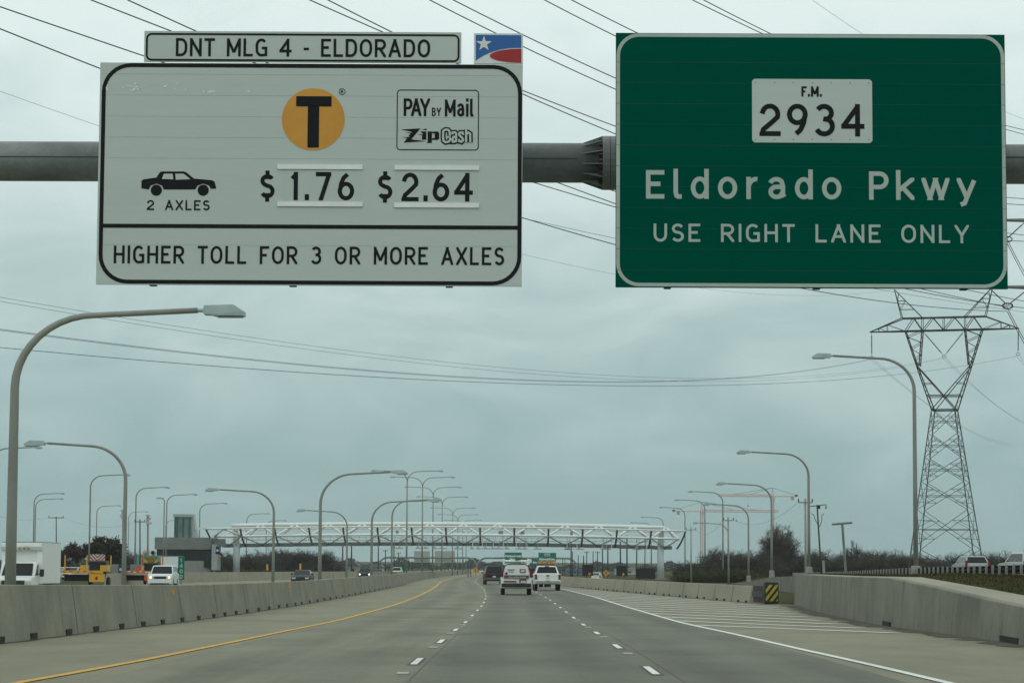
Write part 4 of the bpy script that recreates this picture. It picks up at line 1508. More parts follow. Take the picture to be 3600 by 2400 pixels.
# nearer circuit: twin conductors from high on the left down to the steel pole out of sight on the right
MPY = 140.0
G2 = 'nearer circuit of power lines crossing above the road'
near = [('twin power line passing behind the toll sign low on the left, nearest the sign tube', [((-60, 4, 64), (2163, 716 + 12, 0), (3541, 1080, MPY)), ((-60, 78, 64), (2163, 819 + 41, 0), (3541, 1094, MPY))]),
        ('twin power line entering at the top left and passing behind the toll sign plaque', [((318, 0, 66), (2163, 673, 0), (3702, 1076, MPY)), ((447, 0, 66), (2163, 716, 0), (3702, 1091, MPY))]),
        ('twin power line entering at the top over the plaque and passing between the signs', [((1087, 0, 72), (2163, 444, 0), (3702, 836, MPY)), ((1151, 0, 72), (2163, 471, 0), (3702, 850, MPY))]),
        ('twin power line passing just right of the emblem plaque', [((1509, 0, 76), (2163, 275 + 39, 0), (3702, 722, MPY)), ((1592, 0, 76), (2163, 275, 0), (3702, 702, MPY))]),
        ('twin power line dropping behind the left corner of the green sign', [((1913, 0, 80), (2240, 126 + 38, 0), (3702, 585, MPY)), ((2008, 0, 80), (2240, 116, 0), (3702, 565, MPY))]),
        ('twin power line dropping behind the top edge of the green sign', [((2433, 0, 86), (2660, 106, 0), (3702, 498, MPY)), ((2472, 0, 86), (2690, 106, 0), (3702, 478, MPY))])]
for lab, ws in near:
    for a, mid, b in ws:
        wire_px(lab, a, mid, b, .0185, G2)
wire_px('thin single wire crossing between the two signs at mid height', (1500, 690, 95), (2163, 838, 0), (3702, 1110, MPY), .009, 'earth wires')

# arms of the steel pole that stands just out of the view, with V insulators
mp_ = W(3705, 1000, MPY)
mono = thing('steel_power_pole', 'grey steel power pole whose tapered arms and insulators reach in beside the green sign', 'power pole', (mp_.x, MPY, .5))
o = Vector(mono.location)
MB().tube([(0, 0, -1), (0, 0, W(3705, -300, MPY).z)], [.55, .3], 16).build('pole', STEEL, mono, smooth_=True)
for (pyl, pyr) in ((775, 775), (1009, 1012)):
    a = W(3500, pyl, MPY) - o
    b = W(3705, pyr, MPY) - o
    mb_ = MB().tube([a + Vector((0, 0, .02)), b], [.07, .16], 8)
    mb_.build('arm', STEEL, mono)
for (apx, apy, bpx, bpy_) in ((3600, 784, 3541, 838), (3484, 1018, 3541, 1072), (3612, 1018, 3544, 1072), (3484, 784, 3541, 838)):
    insul(mono, W(apx, apy, MPY) - o, W(bpx, bpy_, MPY) - o, disc=.05, n=14)
for py0 in (842, 856, 1080, 1094):
    a = W(3541, py0, MPY)
    e = W(3720, py0 + 250, MPY + 160)
    wire('conductor dropping away to the right from the insulators beside the green sign', (a, (a + e) / 2 - Vector((0, 0, 1)), e), .022, 'conductors running on behind the steel pole')
# ---------------------------------------------------------------- white toll truss over both carriageways
TY = 440.0
def tx(px, py=1900):
    return W(px, py, TY).x
zT = W(1570, 1845, TY).z
zM = W(1570, 1884, TY).z
zB_ = W(1570, 1916, TY + 6).z
zF = W(1570, 1853, TY - 4).z
xl, xr = tx(826), tx(2326)
tg = thing('toll_truss', 'long white tubular truss spanning the whole highway on two thick round columns', 'toll gantry', (0, TY, 0))
rz_of = lambda x: 0.0
camber = lambda x: .45 * (1 - ((x - (xl + xr) / 2) / ((xr - xl) / 2)) ** 2) - .25
xs = [xl - 5 + (xr - xl + 10) * i / 26 for i in range(27)]
def chord(name, m_, y_, z_, r_, x0_, x1_, n=10):
    q = [(x0_ + (x1_ - x0_) * i / 26, y_, z_ + camber(x0_ + (x1_ - x0_) * i / 26)) for i in range(27)]
    return MB().tube(q, r_, n).build(name, m_, tg, smooth_=True)
chord('top_chord', TRUSSW, 0, zT, .36, xl - .6, xr + .6)
fx0, fx1 = tx(738), tx(2402)
chord('front_rail', TRUSSW, -6, zF - .12, .17, fx0, fx1)
chord('front_chord', TRUSSW, -3.4, zM, .20, fx0 + 1.1, fx1 - 1.0)
chord('back_chord', TRUSSW, 8.5, zM + .2, .24, fx0 + 1.1, fx1 - 1.0)
chord('back_rail', TRUSSW, 10.5, zF - .1, .15, fx0, fx1)
zB_ = W(1570, 1915, TY + 4).z
mb_ = MB()
for i in range(26):
    x0_, x1_ = fx0 + 1.8 + (fx1 - fx0 - 3.6) * i / 26, fx0 + 1.8 + (fx1 - fx0 - 3.6) * (i + 1) / 26
    for y_ in (3.0, 6.6):
        mb_.box(((x0_ + x1_) / 2, y_, zB_ + camber((x0_ + x1_) / 2)), (x1_ - x0_, .5, .62))
    mb_.box(((x0_ + x1_) / 2, 4.8, zB_ + camber((x0_ + x1_) / 2) + .1), (x1_ - x0_ - .02, 3.0 - .02, .12))
mb_.build('bottom_beam', TRUSSG, tg)
nb = 14
pit = (fx1 - fx0) / nb
bays = [fx0 + pit * i for i in range(nb + 1)]
dg_, dg2, dbk = MB(), MB(), MB()
RIBM = mat('rib_grey', (.12, .125, .12), .5, var=.1)  # white truss ribs, their shade put into this dark grey
for i, x_ in enumerate(bays):
    q = []
    for j in range(11):
        u = j / 10
        y_ = (1 - u) ** 2 * -6 + 2 * u * (1 - u) * -3.0 + u * u * 2.7
        z_ = (1 - u) ** 2 * (zF - .12) + 2 * u * (1 - u) * (zB_ + .9) + u * u * (zB_ - .05)
        q.append((x_ + (.9 if i == 0 else -.9 if i == nb else 0) * u, y_, z_ + camber(x_)))
    MB().tube(q, .17, 6).build('rib', RIBM, tg)
    if i < nb:
        xm = x_ + pit / 2
        x2 = bays[i + 1]
        top_ok = xl - 1 < xm < xr + 1
        for xa_ in (x_, x2):
            xa2 = max(fx0 + 1.1, min(fx1 - 1.0, xa_))
            a = (xa2, -3.4, zM + camber(xa2))
            c_ = (xa2, 8.5, zM + .2 + camber(xa2))
            b = (xm, 0, zT + camber(xm)) if top_ok else (xm, -5.2, zF - .1 + camber(xm))
            dg_.tube([a, b], .18, 6)
            dbk.tube([c_, b if top_ok else (xm, 9.8, zF - .1 + camber(xm))], .12, 6)
            dg2.tube([a, (xm, 2.8, zB_ + camber(xm))], .11, 6)
            dbk.tube([c_, (xm, 6.8, zB_ + camber(xm))], .08, 6)
dg_.build('upper_brace', TRUSSW, tg, smooth_=True)
dbk.build('rear_brace', TRUSSW, tg, smooth_=True)
dg2.build('lower_brace', mat('brace_grey', (.42, .44, .43), .5), tg, smooth_=True)  # lower braces of the white truss; underside shade painted as grey
for px_ in (826, 2326):
    x_ = tx(px_)
    MB().lathe([(.60, -.4), (.60, zB_ - .3)], (x_, 3.0, 0), 24).build('column', mat('column_pale_blue', (.56, .63, .63), .5, var=.05), tg, smooth_=True)
    MB().tube([(x_, 3.0, zB_ - .4), (x_, .2, zT + camber(x_) - .3)], [.62, .38], 4).build('column_head', TRUSSW, tg)
    MB().box((x_, 3.0, -.1), (1.9, 1.9, .5)).build('footing', CPOLE, tg)
# catwalk grating, cable trays and hanging readers
mb_ = MB()
mb_.box(((xl + xr) / 2, 3.9, zB_ + .75), (xr - xl + 2, 1.6, .06))
for i in range(60):
    x_ = xl + (xr - xl) * i / 59
    mb_.bar((x_, 3.2, zB_ + .75), (x_, 3.2, zB_ + 1.75), .03)
mb_.bar((xl, 3.2, zB_ + 1.75), (xr, 3.2, zB_ + 1.75), .035)
mb_.bar((xl, 3.2, zB_ + 1.3), (xr, 3.2, zB_ + 1.3), .03)
mb_.build('catwalk', mat('catwalk_steel', (.30, .32, .31), .6), tg)
for px_ in (1385, 1405, 1470, 1497, 1528, 1555, 1610, 1660, 1683, 1709, 1735, 1755, 1783, 1828, 1847, 1890, 1995, 2003, 2040, 2125, 2134, 2240):
    x_ = tx(px_)
    mb_ = MB()
    h_ = random.choice((1.3, 1.7, .9))
    yy = random.choice((2.2, 1.8))
    mb_.bar((x_, yy, zB_ - .55), (x_, yy, zB_ + h_), .05)
    mb_.box((x_, yy, zB_ - .62), (random.choice((.8, 1.1, 1.5)), .4, .16))
    mb_.box((x_ - .22, yy, zB_ - .4), (.25, .3, .2))
    mb_.build('toll_reader', mat('reader_grey', (.42, .44, .42), .5), tg)
for px_ in (1663, 1697, 1735, 1770, 1815, 1852, 1992, 2027, 2115, 2148, 2236, 2270):
    x_ = tx(px_)
    MB().bar((x_, -3.0, zB_ - .5), (x_, -3.0, zT + camber(x_) - .6), .06).build('hanger', TRUSSW, tg)
for px_ in (1757, 1766, 1839, 1831, 1395, 1550, 1910, 2010):
    x_ = tx(px_)
    MB().box((x_, 1, zM + .6), (.5, .4, .8)).build('camera_box', mat('reader_grey', (.42, .44, .42), .5), tg)

# ---------------------------------------------------------------- metal toll building with a glass lift tower
BY = 436.0
bd = thing('toll_building', 'low building with a curved metal roof band, dark windows and a glass tower', 'building', (W(650, 1995, BY).x, BY, 0))
o = Vector(bd.location)
def bx_(px): return W(px, 1900, BY).x - o.x
def bz(py, px=650): return W(px, py, BY).z
x0_, x1_ = bx_(544), bx_(742)
metal = layered('brushed_building_metal', (.22, .225, .21), (.17, .175, .165), (.3, (1, 1, 2)), (2, (.3, 1, 4)), rough=.4, bump=0)
def bowed(x0, x1, n=14, bow=1.2):
    return [(x0 + (x1 - x0) * i / n, -bow * math.sin(math.pi * i / n)) for i in range(n + 1)]
bn = bowed(x0_, x1_)
foot = bn + [(x1_, 8), (x0_, 8)]
MB().prism(foot, bz(1930), bz(1888), 'z').build('roof_band', metal, bd)
fin = [(x * .965 + .1, y + .6) for x, y in bn] + [(x1_ * .965 + .1, 7.5), (x0_ * .965 + .1, 7.5)]
MB().prism(fin, bz(1970), bz(1930) - .005, 'z').build('window_band', mat('dark_strip_window', (.014, .017, .018), .12), bd)
MB().prism(fin, -.3, bz(1970) - .005, 'z').build('wall', mat('building_concrete', (.27, .27, .25), .8, var=.1), bd)
MB().box((x1_ - .5, .4, bz(1965)), (1.7, .5, bz(1935) - bz(1994))).build('door', mat('dark_strip_window', (.014, .017, .018), .12), bd)
MB().box((x1_ + .7, 2, bz(1957)), (1.0, 5, bz(1912) - bz(2002))).build('side_wall', mat('pale_side_wall', (.38, .40, .38), .7), bd)
tw0, tw1 = bx_(610), bx_(668)
t_ = MB()
t_.prism([(tw0, bz(1888)), (bx_(672), bz(1888)), (bx_(666), bz(1810)), (tw0, bz(1809))], .5, 4.5, 'y')
t_.build('glass_tower', mat('pale_green_glass', (.16, .24, .225), .12, var=.2, scale=.5), bd)
MB().box(((tw0 + tw1) / 2, 2.5, bz(1811)), (tw1 - tw0 + .4, 4.5, .5)).build('tower_cap', mat('pale_tower_frame', (.40, .43, .41), .5), bd)
for px_ in (613, 621, 641, 664):
    MB().box((bx_(px_), .42, (bz(1888) + bz(1812)) / 2), (.22, .2, bz(1812) - bz(1888))).build('mullion', mat('dark_mullion', (.07, .10, .095), .4), bd)
MB().prism([(bx_(664), bz(1888)), (bx_(690), bz(1888)), (bx_(684), bz(1862)), (bx_(676), bz(1812)), (bx_(664), bz(1811))], 1, 4, 'y').build('tower_side', mat('pale_tower_panel', (.42, .47, .45), .5), bd)
MB().box((bx_(757), 2, bz(1856)), (bx_(840) - bx_(676), .5, .38)).build('walkway', TRUSSW, bd)
MB().box((bx_(762), 3, bz(1905)), (bx_(780) - bx_(735), 2, 1.3)).build('link_bridge', metal, bd)

# state flag hanging off the truss rail
fl = thing('flag', 'drooping flag with a white star on blue, hung from the left truss end', 'flag', W(770, 1935, TY - 6))
def cloth(pts, m_, name):
    v = [W(x, y, TY - 6 + dy) - Vector(fl.location) for x, y, dy in pts]
    n = len(v) // 2
    mb2 = MB().add(v, [(2 * i, 2 * i + 1, 2 * i + 3, 2 * i + 2) for i in range(n - 1)])
    ob = mb2.build(name, m_, fl, fix=False)
    md = ob.modifiers.new('thick', 'SOLIDIFY')
    md.thickness = .02
cloth([(760, 1918, 0), (771, 1922, 0), (759, 1930, .15), (769, 1934, -.1), (757, 1946, -.1), (770, 1948, .1)], mat('flag_blue', (.012, .02, .10), .8), 'blue_field')
cloth([(769, 1937, .05), (766, 1946, .1), (776, 1941, -.1), (773, 1950, 0), (785, 1951, .1), (782, 1953, .1)], mat('flag_red', (.17, .02, .03), .8), 'red_stripe')
c_ = W(764, 1934, TY - 6.2) - Vector(fl.location)
MB().add([c_ + Vector(((.3 if i % 2 == 0 else .12) * math.sin(math.pi * i / 5), 0, (.3 if i % 2 == 0 else .12) * math.cos(math.pi * i / 5))) for i in range(10)], [tuple(range(10))]).build('star', TRUSSW, fl, fix=False)
MB().tube([W(768, 1922, TY - 6) - Vector(fl.location), W(757, 1896, TY - 5) - Vector(fl.location)], .04, 6).build('staff', WOOD, fl)

# ---------------------------------------------------------------- far sign gantries
def far_tube(label, Y_, pxL, pxC, pxR, py, rad_t):
    g = thing('sign_gantry', label, 'sign gantry', (W(pxC, 1990, Y_).x, Y_, 0))
    o_ = Vector(g.location)
    z_ = W(pxC, py, Y_).z
    for (pa, pb, nm) in ((pxL, pxC, 'oncoming_span'), (pxC, pxR, 'near_span')):
        xa, xb = W(pa, py, Y_).x - o_.x, W(pb, py, Y_).x - o_.x
        r_ = 4.2
        q = [(xa, 0, -.3), (xa, 0, z_ - r_)]
        q += [(xa + r_ * (1 - math.cos(math.pi / 2 * i / 8)), 0, z_ - r_ + r_ * math.sin(math.pi / 2 * i / 8)) for i in range(1, 9)]
        q += [(xb - r_ + r_ * math.sin(math.pi / 2 * i / 8), 0, z_ - r_ + r_ * math.cos(math.pi / 2 * i / 8)) for i in range(0, 9)]
        q += [(xb, 0, -.3)]
        MB().tube(q, rad_t, 12).build(nm, STEEL, g, smooth_=True)
    return g
FY = 1050.0
far_tube('distant grey tube gantry with curved corners carrying two green signs beyond the white truss', FY, 1329, 1677, 2029, 1960, .42)
def far_sign(name, label, Y_, ax, ay, bx, by, mt, lines, legend, extra=None):
    o_ = W((ax + bx) / 2, (ay + by) / 2, Y_)
    t_ = thing(name, label, 'road sign', o_)
    s_ = F / Y_
    w_, h_ = (bx - ax) / s_, (by - ay) / s_
    MB().box((0, .1, 0), (w_, .2, h_)).build('panel', mt, t_)
    f_ = Flat(.03)
    for (s, u0, v0, u1, hh) in lines:
        f_.groups([[[Vector((p[0], p[1])) for p in q] for q in g] for g in lettering(s, u0 * w_, v0 * h_, u1 * w_, hh * h_, .8, .24)])
    if lines:
        f_.build('lettering', mat('far_sign_legend', (.80, .84, .82), .5), t_)
    return t_, w_, h_
YF1 = FY - 1.2
far_sign('guide_sign', 'small distant green sign reading Panther Creek Pkwy on the far gantry', YF1, 1774, 1941, 1834, 1978, SIGNB, [('Panther Creek', -.46, .06, .46, .20), ('Pkwy', -.2, -.24, .2, .20)], SGREY)
t_, w_, h_ = far_sign('guide_sign', 'small distant green and yellow exit only sign on the far gantry', YF1, 1893, 1942, 1955, 1971, SIGNB, [('Eldorado Pkwy', -.45, -.40, .45, .25)], SGREY)
MB().box((0, .1, -h_ / 2 - .52), (w_, .2, 1.0)).build('exit_panel', ORANGE, t_)
f_ = Flat(.03)
f_.groups(lettering('EXIT', -w_ * .34, -h_ / 2 - .72, -w_ * .1, .42, .8, .2))
f_.groups(lettering('ONLY', w_ * .1, -h_ / 2 - .72, w_ * .34, .42, .8, .2))
f_.poly([(-.14, -h_ / 2 - .25), (.14, -h_ / 2 - .25), (.14, -h_ / 2 - .5), (.4, -h_ / 2 - .5), (0, -h_ / 2 - .85), (-.4, -h_ / 2 - .5), (-.14, -h_ / 2 - .5)])
f_.build('exit_legend', BLK, t_)
f_ = Flat(.03)
f_.rrect(-w_ * .16, h_ * .08, w_ * .16, h_ * .42, .15)
sh_ = f_.build('route_marker', SIGNW, t_)
f_ = Flat(.06)
f_.groups(lettering('2934', -w_ * .13, h_ * .11, w_ * .13, h_ * .2, .75, .2))
f_.build('route_number', BLK, sh_)
far_sign('guide_sign', 'partly hidden green sign low behind the right edge of the Panther Creek sign', FY + 330, 1835, 1963, 1857, 1971, SIGNB, [], SGREY)
t_, w_, h_ = far_sign('guide_sign', 'partly hidden green and yellow sign just left of the pickup truck roof', FY + 330, 1869, 1962, 1896, 1983, SIGNB, [('Pkwy', -.35, -.3, .2, .3)], SGREY)
MB().box((0, .1, -h_ / 2 - .5), (w_, .2, 1.0)).build('exit_panel', ORANGE, t_)
SB = mat('sign_back_aluminium', (.36, .37, .34), .6, var=.06)
far_sign('oncoming_sign', 'narrower pale back of an oncoming traffic sign on the far gantry', FY + 1.2, 1456, 1936, 1511, 1976, SB, [], SGREY)
far_sign('oncoming_sign', 'wider pale back of an oncoming traffic sign on the far gantry', FY + 1.2, 1529, 1936, 1599, 1976, SB, [], SGREY)
far_tube('very distant thin tube gantry low over the road above the dark SUV', FY + 700, 1660, 1718, 1790, 1974, .5)

# small warning diamonds
def diamond(label, px, py, half, Y_, postlen):
    o_ = W(px, py, Y_)
    t_ = thing('warning_sign', label, 'road sign', o_)
    h_ = half / (F / Y_)
    MB().prism([(-h_, 0), (0, -h_), (h_, 0), (0, h_)], 0, .05, 'y').build('panel', ORANGE, t_)
    f_ = Flat(.015)
    k_ = h_ * .16
    f_.poly([(-k_ * .6, -h_ * .5), (k_ * .6, -h_ * .5), (k_ * .6, h_ * .15), (k_ * 1.5, h_ * .15), (0, h_ * .55), (-k_ * 1.5, h_ * .15), (-k_ * .6, h_ * .15)])
    f_.build('arrow_symbol', BLK, t_)
    MB().bar((0, .09, h_ * .6), (0, .09, -postlen), .04).build('post', STEEL, t_)
diamond('yellow diamond warning sign on the median in front of the far gantry column', 1671, 2004, 11.5, 560, 2.2)
diamond('yellow diamond warning sign behind the pale barrier right of the pickup truck', 2131, 2013, 12, 380, 2.0)

# reference marker 1400
RY = 232.0
o_ = W(637, 1996, RY)
t_ = thing('mile_marker', 'narrow upright green marker with the white digits 1400 beside the white SUV', 'road sign', o_)
s_ = F / RY
MB().box((0, .03, 0), (22 / s_, .06, 80 / s_)).build('panel', SIGNB, t_)
f_ = Flat(.006)
for i, ch in enumerate('1400'):
    yc = 27.5 - 19 * i
    f_.groups(lettering(ch, -.11 if ch == '1' else -.155, (yc - 7) / s_, .05 if ch == '1' else .155, 14 / s_, .9, .2) if False else glyph_polys(ch, -.14, (yc - 7) / s_, .28 if ch != '1' else .19, 14 / s_, .07))
f_.build('digits', SGREY, t_)
MB().bar((0, .1, 0), (0, .1, -2.4), .05).build('post', STEEL, t_)

# second little green marker far down the median
o_ = W(1420, 1995, 330)
t_ = thing('mile_marker', 'small green upright marker far off by the white oncoming car', 'road sign', o_)
MB().box((0, .03, 0), (.32, .06, .95)).build('panel', SIGNB, t_)
MB().bar((0, .1, 0), (0, .1, -2.0), .05).build('post', STEEL, t_)

# crash cushion with striped nose
AY = 130.0
cp = G(2700, 2122)
cu = thing('crash_cushion', 'black crash cushion with yellow diagonal stripes at the end of the pale barrier', 'crash cushion', (W(2711, 2115, AY).x, AY, zr(AY)), R(5))
s_ = F / AY
mb_ = MB()
mb_.box((0, 0, .575), (.74, .35, 1.1))
nose = mb_.build('nose', PLAST, cu, bevel=.05)
f_ = Flat(.185)
wst, hst = .32, .42
for k_ in range(-3, 4):
    a = -.9 + k_ * .33 + .12
    poly = [Vector((a, -hst)), Vector((a + .17, -hst)), Vector((a + .17 + .66, hst)), Vector((a + .66, hst))]
    # clip to the reflective panel
    cl = []
    for axis, lim, sg in (('x', -wst, 1), ('x', wst, -1)):
        o2 = []
        for p, q in zip(poly, poly[1:] + poly[:1]):
            ip, iq = sg * p.x >= sg * lim, sg * q.x >= sg * lim
            if ip: o2.append(p)
            if ip != iq: o2.append(p + (q - p) * ((lim - p.x) / (q.x - p.x)))
        poly = o2
        if len(poly) < 3: break
    if len(poly) >= 3:
        f_.poly([(p.x, p.y + .58) for p in poly])
f_.build('stripes', mat('stripe_yellow', (.46, .37, .03), .6, var=.25, scale=8), nose)
for i in range(5):
    MB().box((-.02, .55 + i * .62, .5), (.62, .5, .86)).build('bay', mat('cushion_grey', (.03, .033, .033), .7), cu)
    MB().box((-.37, .55 + i * .62, .5), (.04, .58, .3)).build('fender_panel', mat('fender_steel', (.035, .037, .036), .6), cu)

# black backs of message boards beyond the barriers
BB = mat('black_board', (.012, .012, .013), .6)
for (ax, ay, bx, by, Y_, lab, amb) in ((2047, 1984, 2085, 2022, 330, 'black square board with an amber lamp, right of the pickup truck', 1), (2167, 1988, 2203, 2023, 320, 'black square board right of the yellow diamond sign', 1),
                                     (2235, 1996, 2304, 2033, 300, 'widest black board, left of the right truss column', 0), (945, 1978, 987, 2012, 430, 'black board left of the dark sedan, by the lamp post', 2), (1061, 1976, 1103, 2008, 430, 'black board behind the dark sedan', 2)):
    o_ = W((ax + bx) / 2, (ay + by) / 2, Y_)
    s_ = F / Y_
    t_ = thing('message_board', lab, 'board', o_)
    MB().box((0, .1, 0), ((bx - ax) / s_, .2, (by - ay) / s_)).build('panel', BB, t_)
    m_ = MB()
    m_.bar((-(bx - ax) / s_ * .3, .25, 0), (-(bx - ax) / s_ * .3, .25, -o_.z - .3), .06)
    m_.bar(((bx - ax) / s_ * .3, .25, 0), ((bx - ax) / s_ * .3, .25, -o_.z - .3), .06)
    m_.build('stand', STEEL, t_)
    if amb == 1:
        MB().box(((bx - ax) / s_ * .17, -.1, -(by - ay) / s_ * .33), (.24, .2, .3)).build('amber_lamp', mat('amber_reflector', (.75, .36, .02), .4), t_)
    if amb == 2:
        MB().box((-(bx - ax) / s_ * .62, 0, .1), (.3, .3, 1.0)).build('amber_barrel', mat('amber_reflector', (.75, .36, .02), .4), t_)

# ---------------------------------------------------------------- utility poles
def util_pole(label, top, bot_px, r_px, Y_, arm=None, mt=WOOD, group=None):
    a = W(bot_px, 2010, Y_)
    b = W(top[0], top[1], Y_)
    t_ = thing('utility_pole', label, 'utility pole', (a.x, Y_, -.2), group=group)
    o_ = Vector(t_.location)
    s_ = F / Y_
    r_ = r_px / s_ / 2
    MB().tube([(0, 0, 0), b - o_], [r_, r_ * .75], 8).build('pole', mt, t_, smooth_=True)
    for (dy, l_, r2) in (arm or []):
        c_ = (b - o_) - Vector((0, .1, dy / s_))
        m_ = MB()
        m_.bar(c_ - Vector((l_ / s_, 0, 0)), c_ + Vector((r2 / s_, 0, 0)), .05)
        ca = m_.build('crossarm', mt, t_)
        for x_ in (-l_ * .97, r2 * .97):
            MB().lathe([(.04, 0), (.055, .08), (.03, .22)], c_ + Vector((x_ / s_, 0, .05)), 6).build('insulator', PLAST, ca)
    return t_
GU = 'utility poles carrying the local line on the right'
util_pole('pale utility pole with a crossarm just left of the second biggest right lamp post', (2831, 1752), 2833, 9.5, 185, [(13, 25, 25)], CPOLE, GU)
util_pole('pale utility pole with a crossarm behind the shortest right lamp post', (2559.7, 1816), 2562, 7, 250, [(12, 17, 19)], CPOLE, GU)
util_pole('pale utility pole with a crossarm between the left crane and the truss', (2429, 1850), 2430, 5.5, 330, [(11, 17, 17)], CPOLE, GU)
t_ = util_pole('leaning dark utility pole with fuse cutouts, right of the ramp lamp posts', (2872.5, 1774), 2892, 7, 160, None, WOOD)
s_ = F / 160
b = W(2872.5, 1774, 160) - Vector(t_.location)
m_ = MB()
for sg, rr_ in ((-1, 14), (1, 15)):
    q = [b + Vector((sg * rr_ / s_ * 1.5 if i == 0 else sg * rr_ / s_ * (1 - (i / 8) ** 2) + .12 * i / 8, -.2, -(30 + 46 * i / 8) / s_)) for i in range(9)]
    m_.tube(q, .022, 5)
m_.build('jumper_cable', WIRE, t_)
m_ = MB()
m_.bar(b + Vector((-25 / s_, -.12, -5 / s_)), b + Vector((33 / s_, -.12, .02)), .025)
for q in (-11, 9, 31):
    m_.bar(b + Vector((q / s_, -.14, -3 / s_)), b + Vector((q / s_ - .03, -.14, -(14 if q > 0 else 6) / s_)), .035)
m_.build('crossarm', WIRE, t_)
MB().box(b + Vector((.1, -.2, -.15)), (.14, .14, .2)).build('arrester', PLAST, t_)
MB().tube([b + (Vector((0, 0, .2)) - b) * .62 + Vector((.16, -.12, 0)), Vector((.12, -.14, .2))], .09, 6).build('riser_pipe', CPOLE, t_)
t_ = thing('tee_pole', 'grey T-shaped steel pole with a thick crossbar in front of the treeline', 'pole', W(2975, 2021, 170))
o_ = Vector(t_.location)
MB().tube([(0, 0, -.3), W(2961, 1840, 170) - o_], .085, 8).build('pole', STEEL, t_)
MB().tube([W(2925, 1842, 170) - o_, W(2996, 1836, 170) - o_], .075, 8).build('crossbar', STEEL, t_)

GD = 'dark poles of the power line seen under the truss'
DP = [(2012, 1937, 4), (2008, 1900, 5), (2063, 1937, 4), (2085, 1937, 4), (2101, 1937, 4), (2118, 1925, 5), (2137, 1925, 6), (2181, 1875, 6), (2204, 1880, 6), (2239, 1880, 5), (2290, 1925, 5), (1978, 1962, 3), (1986, 1960, 3), (2033, 1950, 4), (2268, 1895, 4), (2052, 1952, 5),
      (1205, 1916, 6), (1236, 1916, 6), (1330, 1918, 5), (1355, 1931, 4), (1385, 1916, 5), (1401, 1941, 4), (1437, 1962, 3), (1449, 1968, 3), (1483, 1975, 4), (1535, 1978, 3), (1550, 1978, 3), (1563, 1978, 3), (1577, 1976, 3), (1601, 1972, 3), (1617, 1962, 3), (1629, 1964, 3), (1647, 1968, 3), (1655, 1968, 3)]
for i, (px_, py_, r_) in enumerate(DP):
    side = 'right of the far signs' if px_ > 1900 else 'beyond the oncoming lanes'
    arm = [(4, 8, 8)] if i in (5, 6, 4, 2, 19, 21) else None
    util_pole('slim dark pole standing far off under the truss, ' + side, (px_, py_), px_ + random.uniform(-1.5, 1.5), r_, 470 + 20 * (i % 16), arm, WOOD, GD + ' ' + side)
util_pole('thin pole with a wide crossarm rising behind the white box truck', (197.5, 1815), 199, 4.5, 330, [(4, 26, 26)], WOOD)
util_pole('thin dark pole with a crossarm left of the camera pole and teal trailer', (492, 1824), 493, 5.5, 300, [(9, 18, 18)], WOOD)
wire('faint local wire sagging between the two crossarm poles on the left', (W(222, 1816, 330), W(350, 1851, 315), W(474, 1835, 300)), .01, 'local wires on the left')
wire('faint local wire running from the left crossarm pole out of the photo', (W(-60, 1795, 330), W(70, 1826, 330), W(172, 1818, 330)), .01, 'local wires on the left')
for (a, b, l_) in (((2806, 1764, 185), (2578, 1825, 250), 'faint local wire between the pale utility poles on the right, upper run'), ((2541, 1826, 250), (2446, 1860, 330), 'faint local wire between the pale utility poles on the right, lower run')):
    A_, B_ = W(*a), W(*b)
    wire(l_, (A_, (A_ + B_) / 2 - Vector((0, 0, 1.0)), B_), .009, 'local wires on the right')
# camera poles
for (px_, py_, lab) in ((433, 1797, 'steel camera pole with floodlights left of the orange truck post'), (520, 1815, 'steel camera pole with a lamp cluster above the teal trailer')):
    Y_ = 300
    a, b = W(px_, 2005, Y_), W(px_, py_, Y_)
    t_ = thing('camera_pole', lab, 'camera pole', (a.x, Y_, -.2))
    o_ = Vector(t_.location)
    MB().tube([(0, 0, 0), b - o_], .11, 8).build('pole', POLE, t_)
    for (dz, dx, w_) in ((.1, 0, .5), (-.25, .1, .6), (-.55, -.1, .5), (-.8, .15, .7)):
        MB().box((b - o_) + Vector((dx, -.1, dz)), (w_, .3, .22)).build('camera_box', mat('reader_grey', (.42, .44, .42), .5), t_)

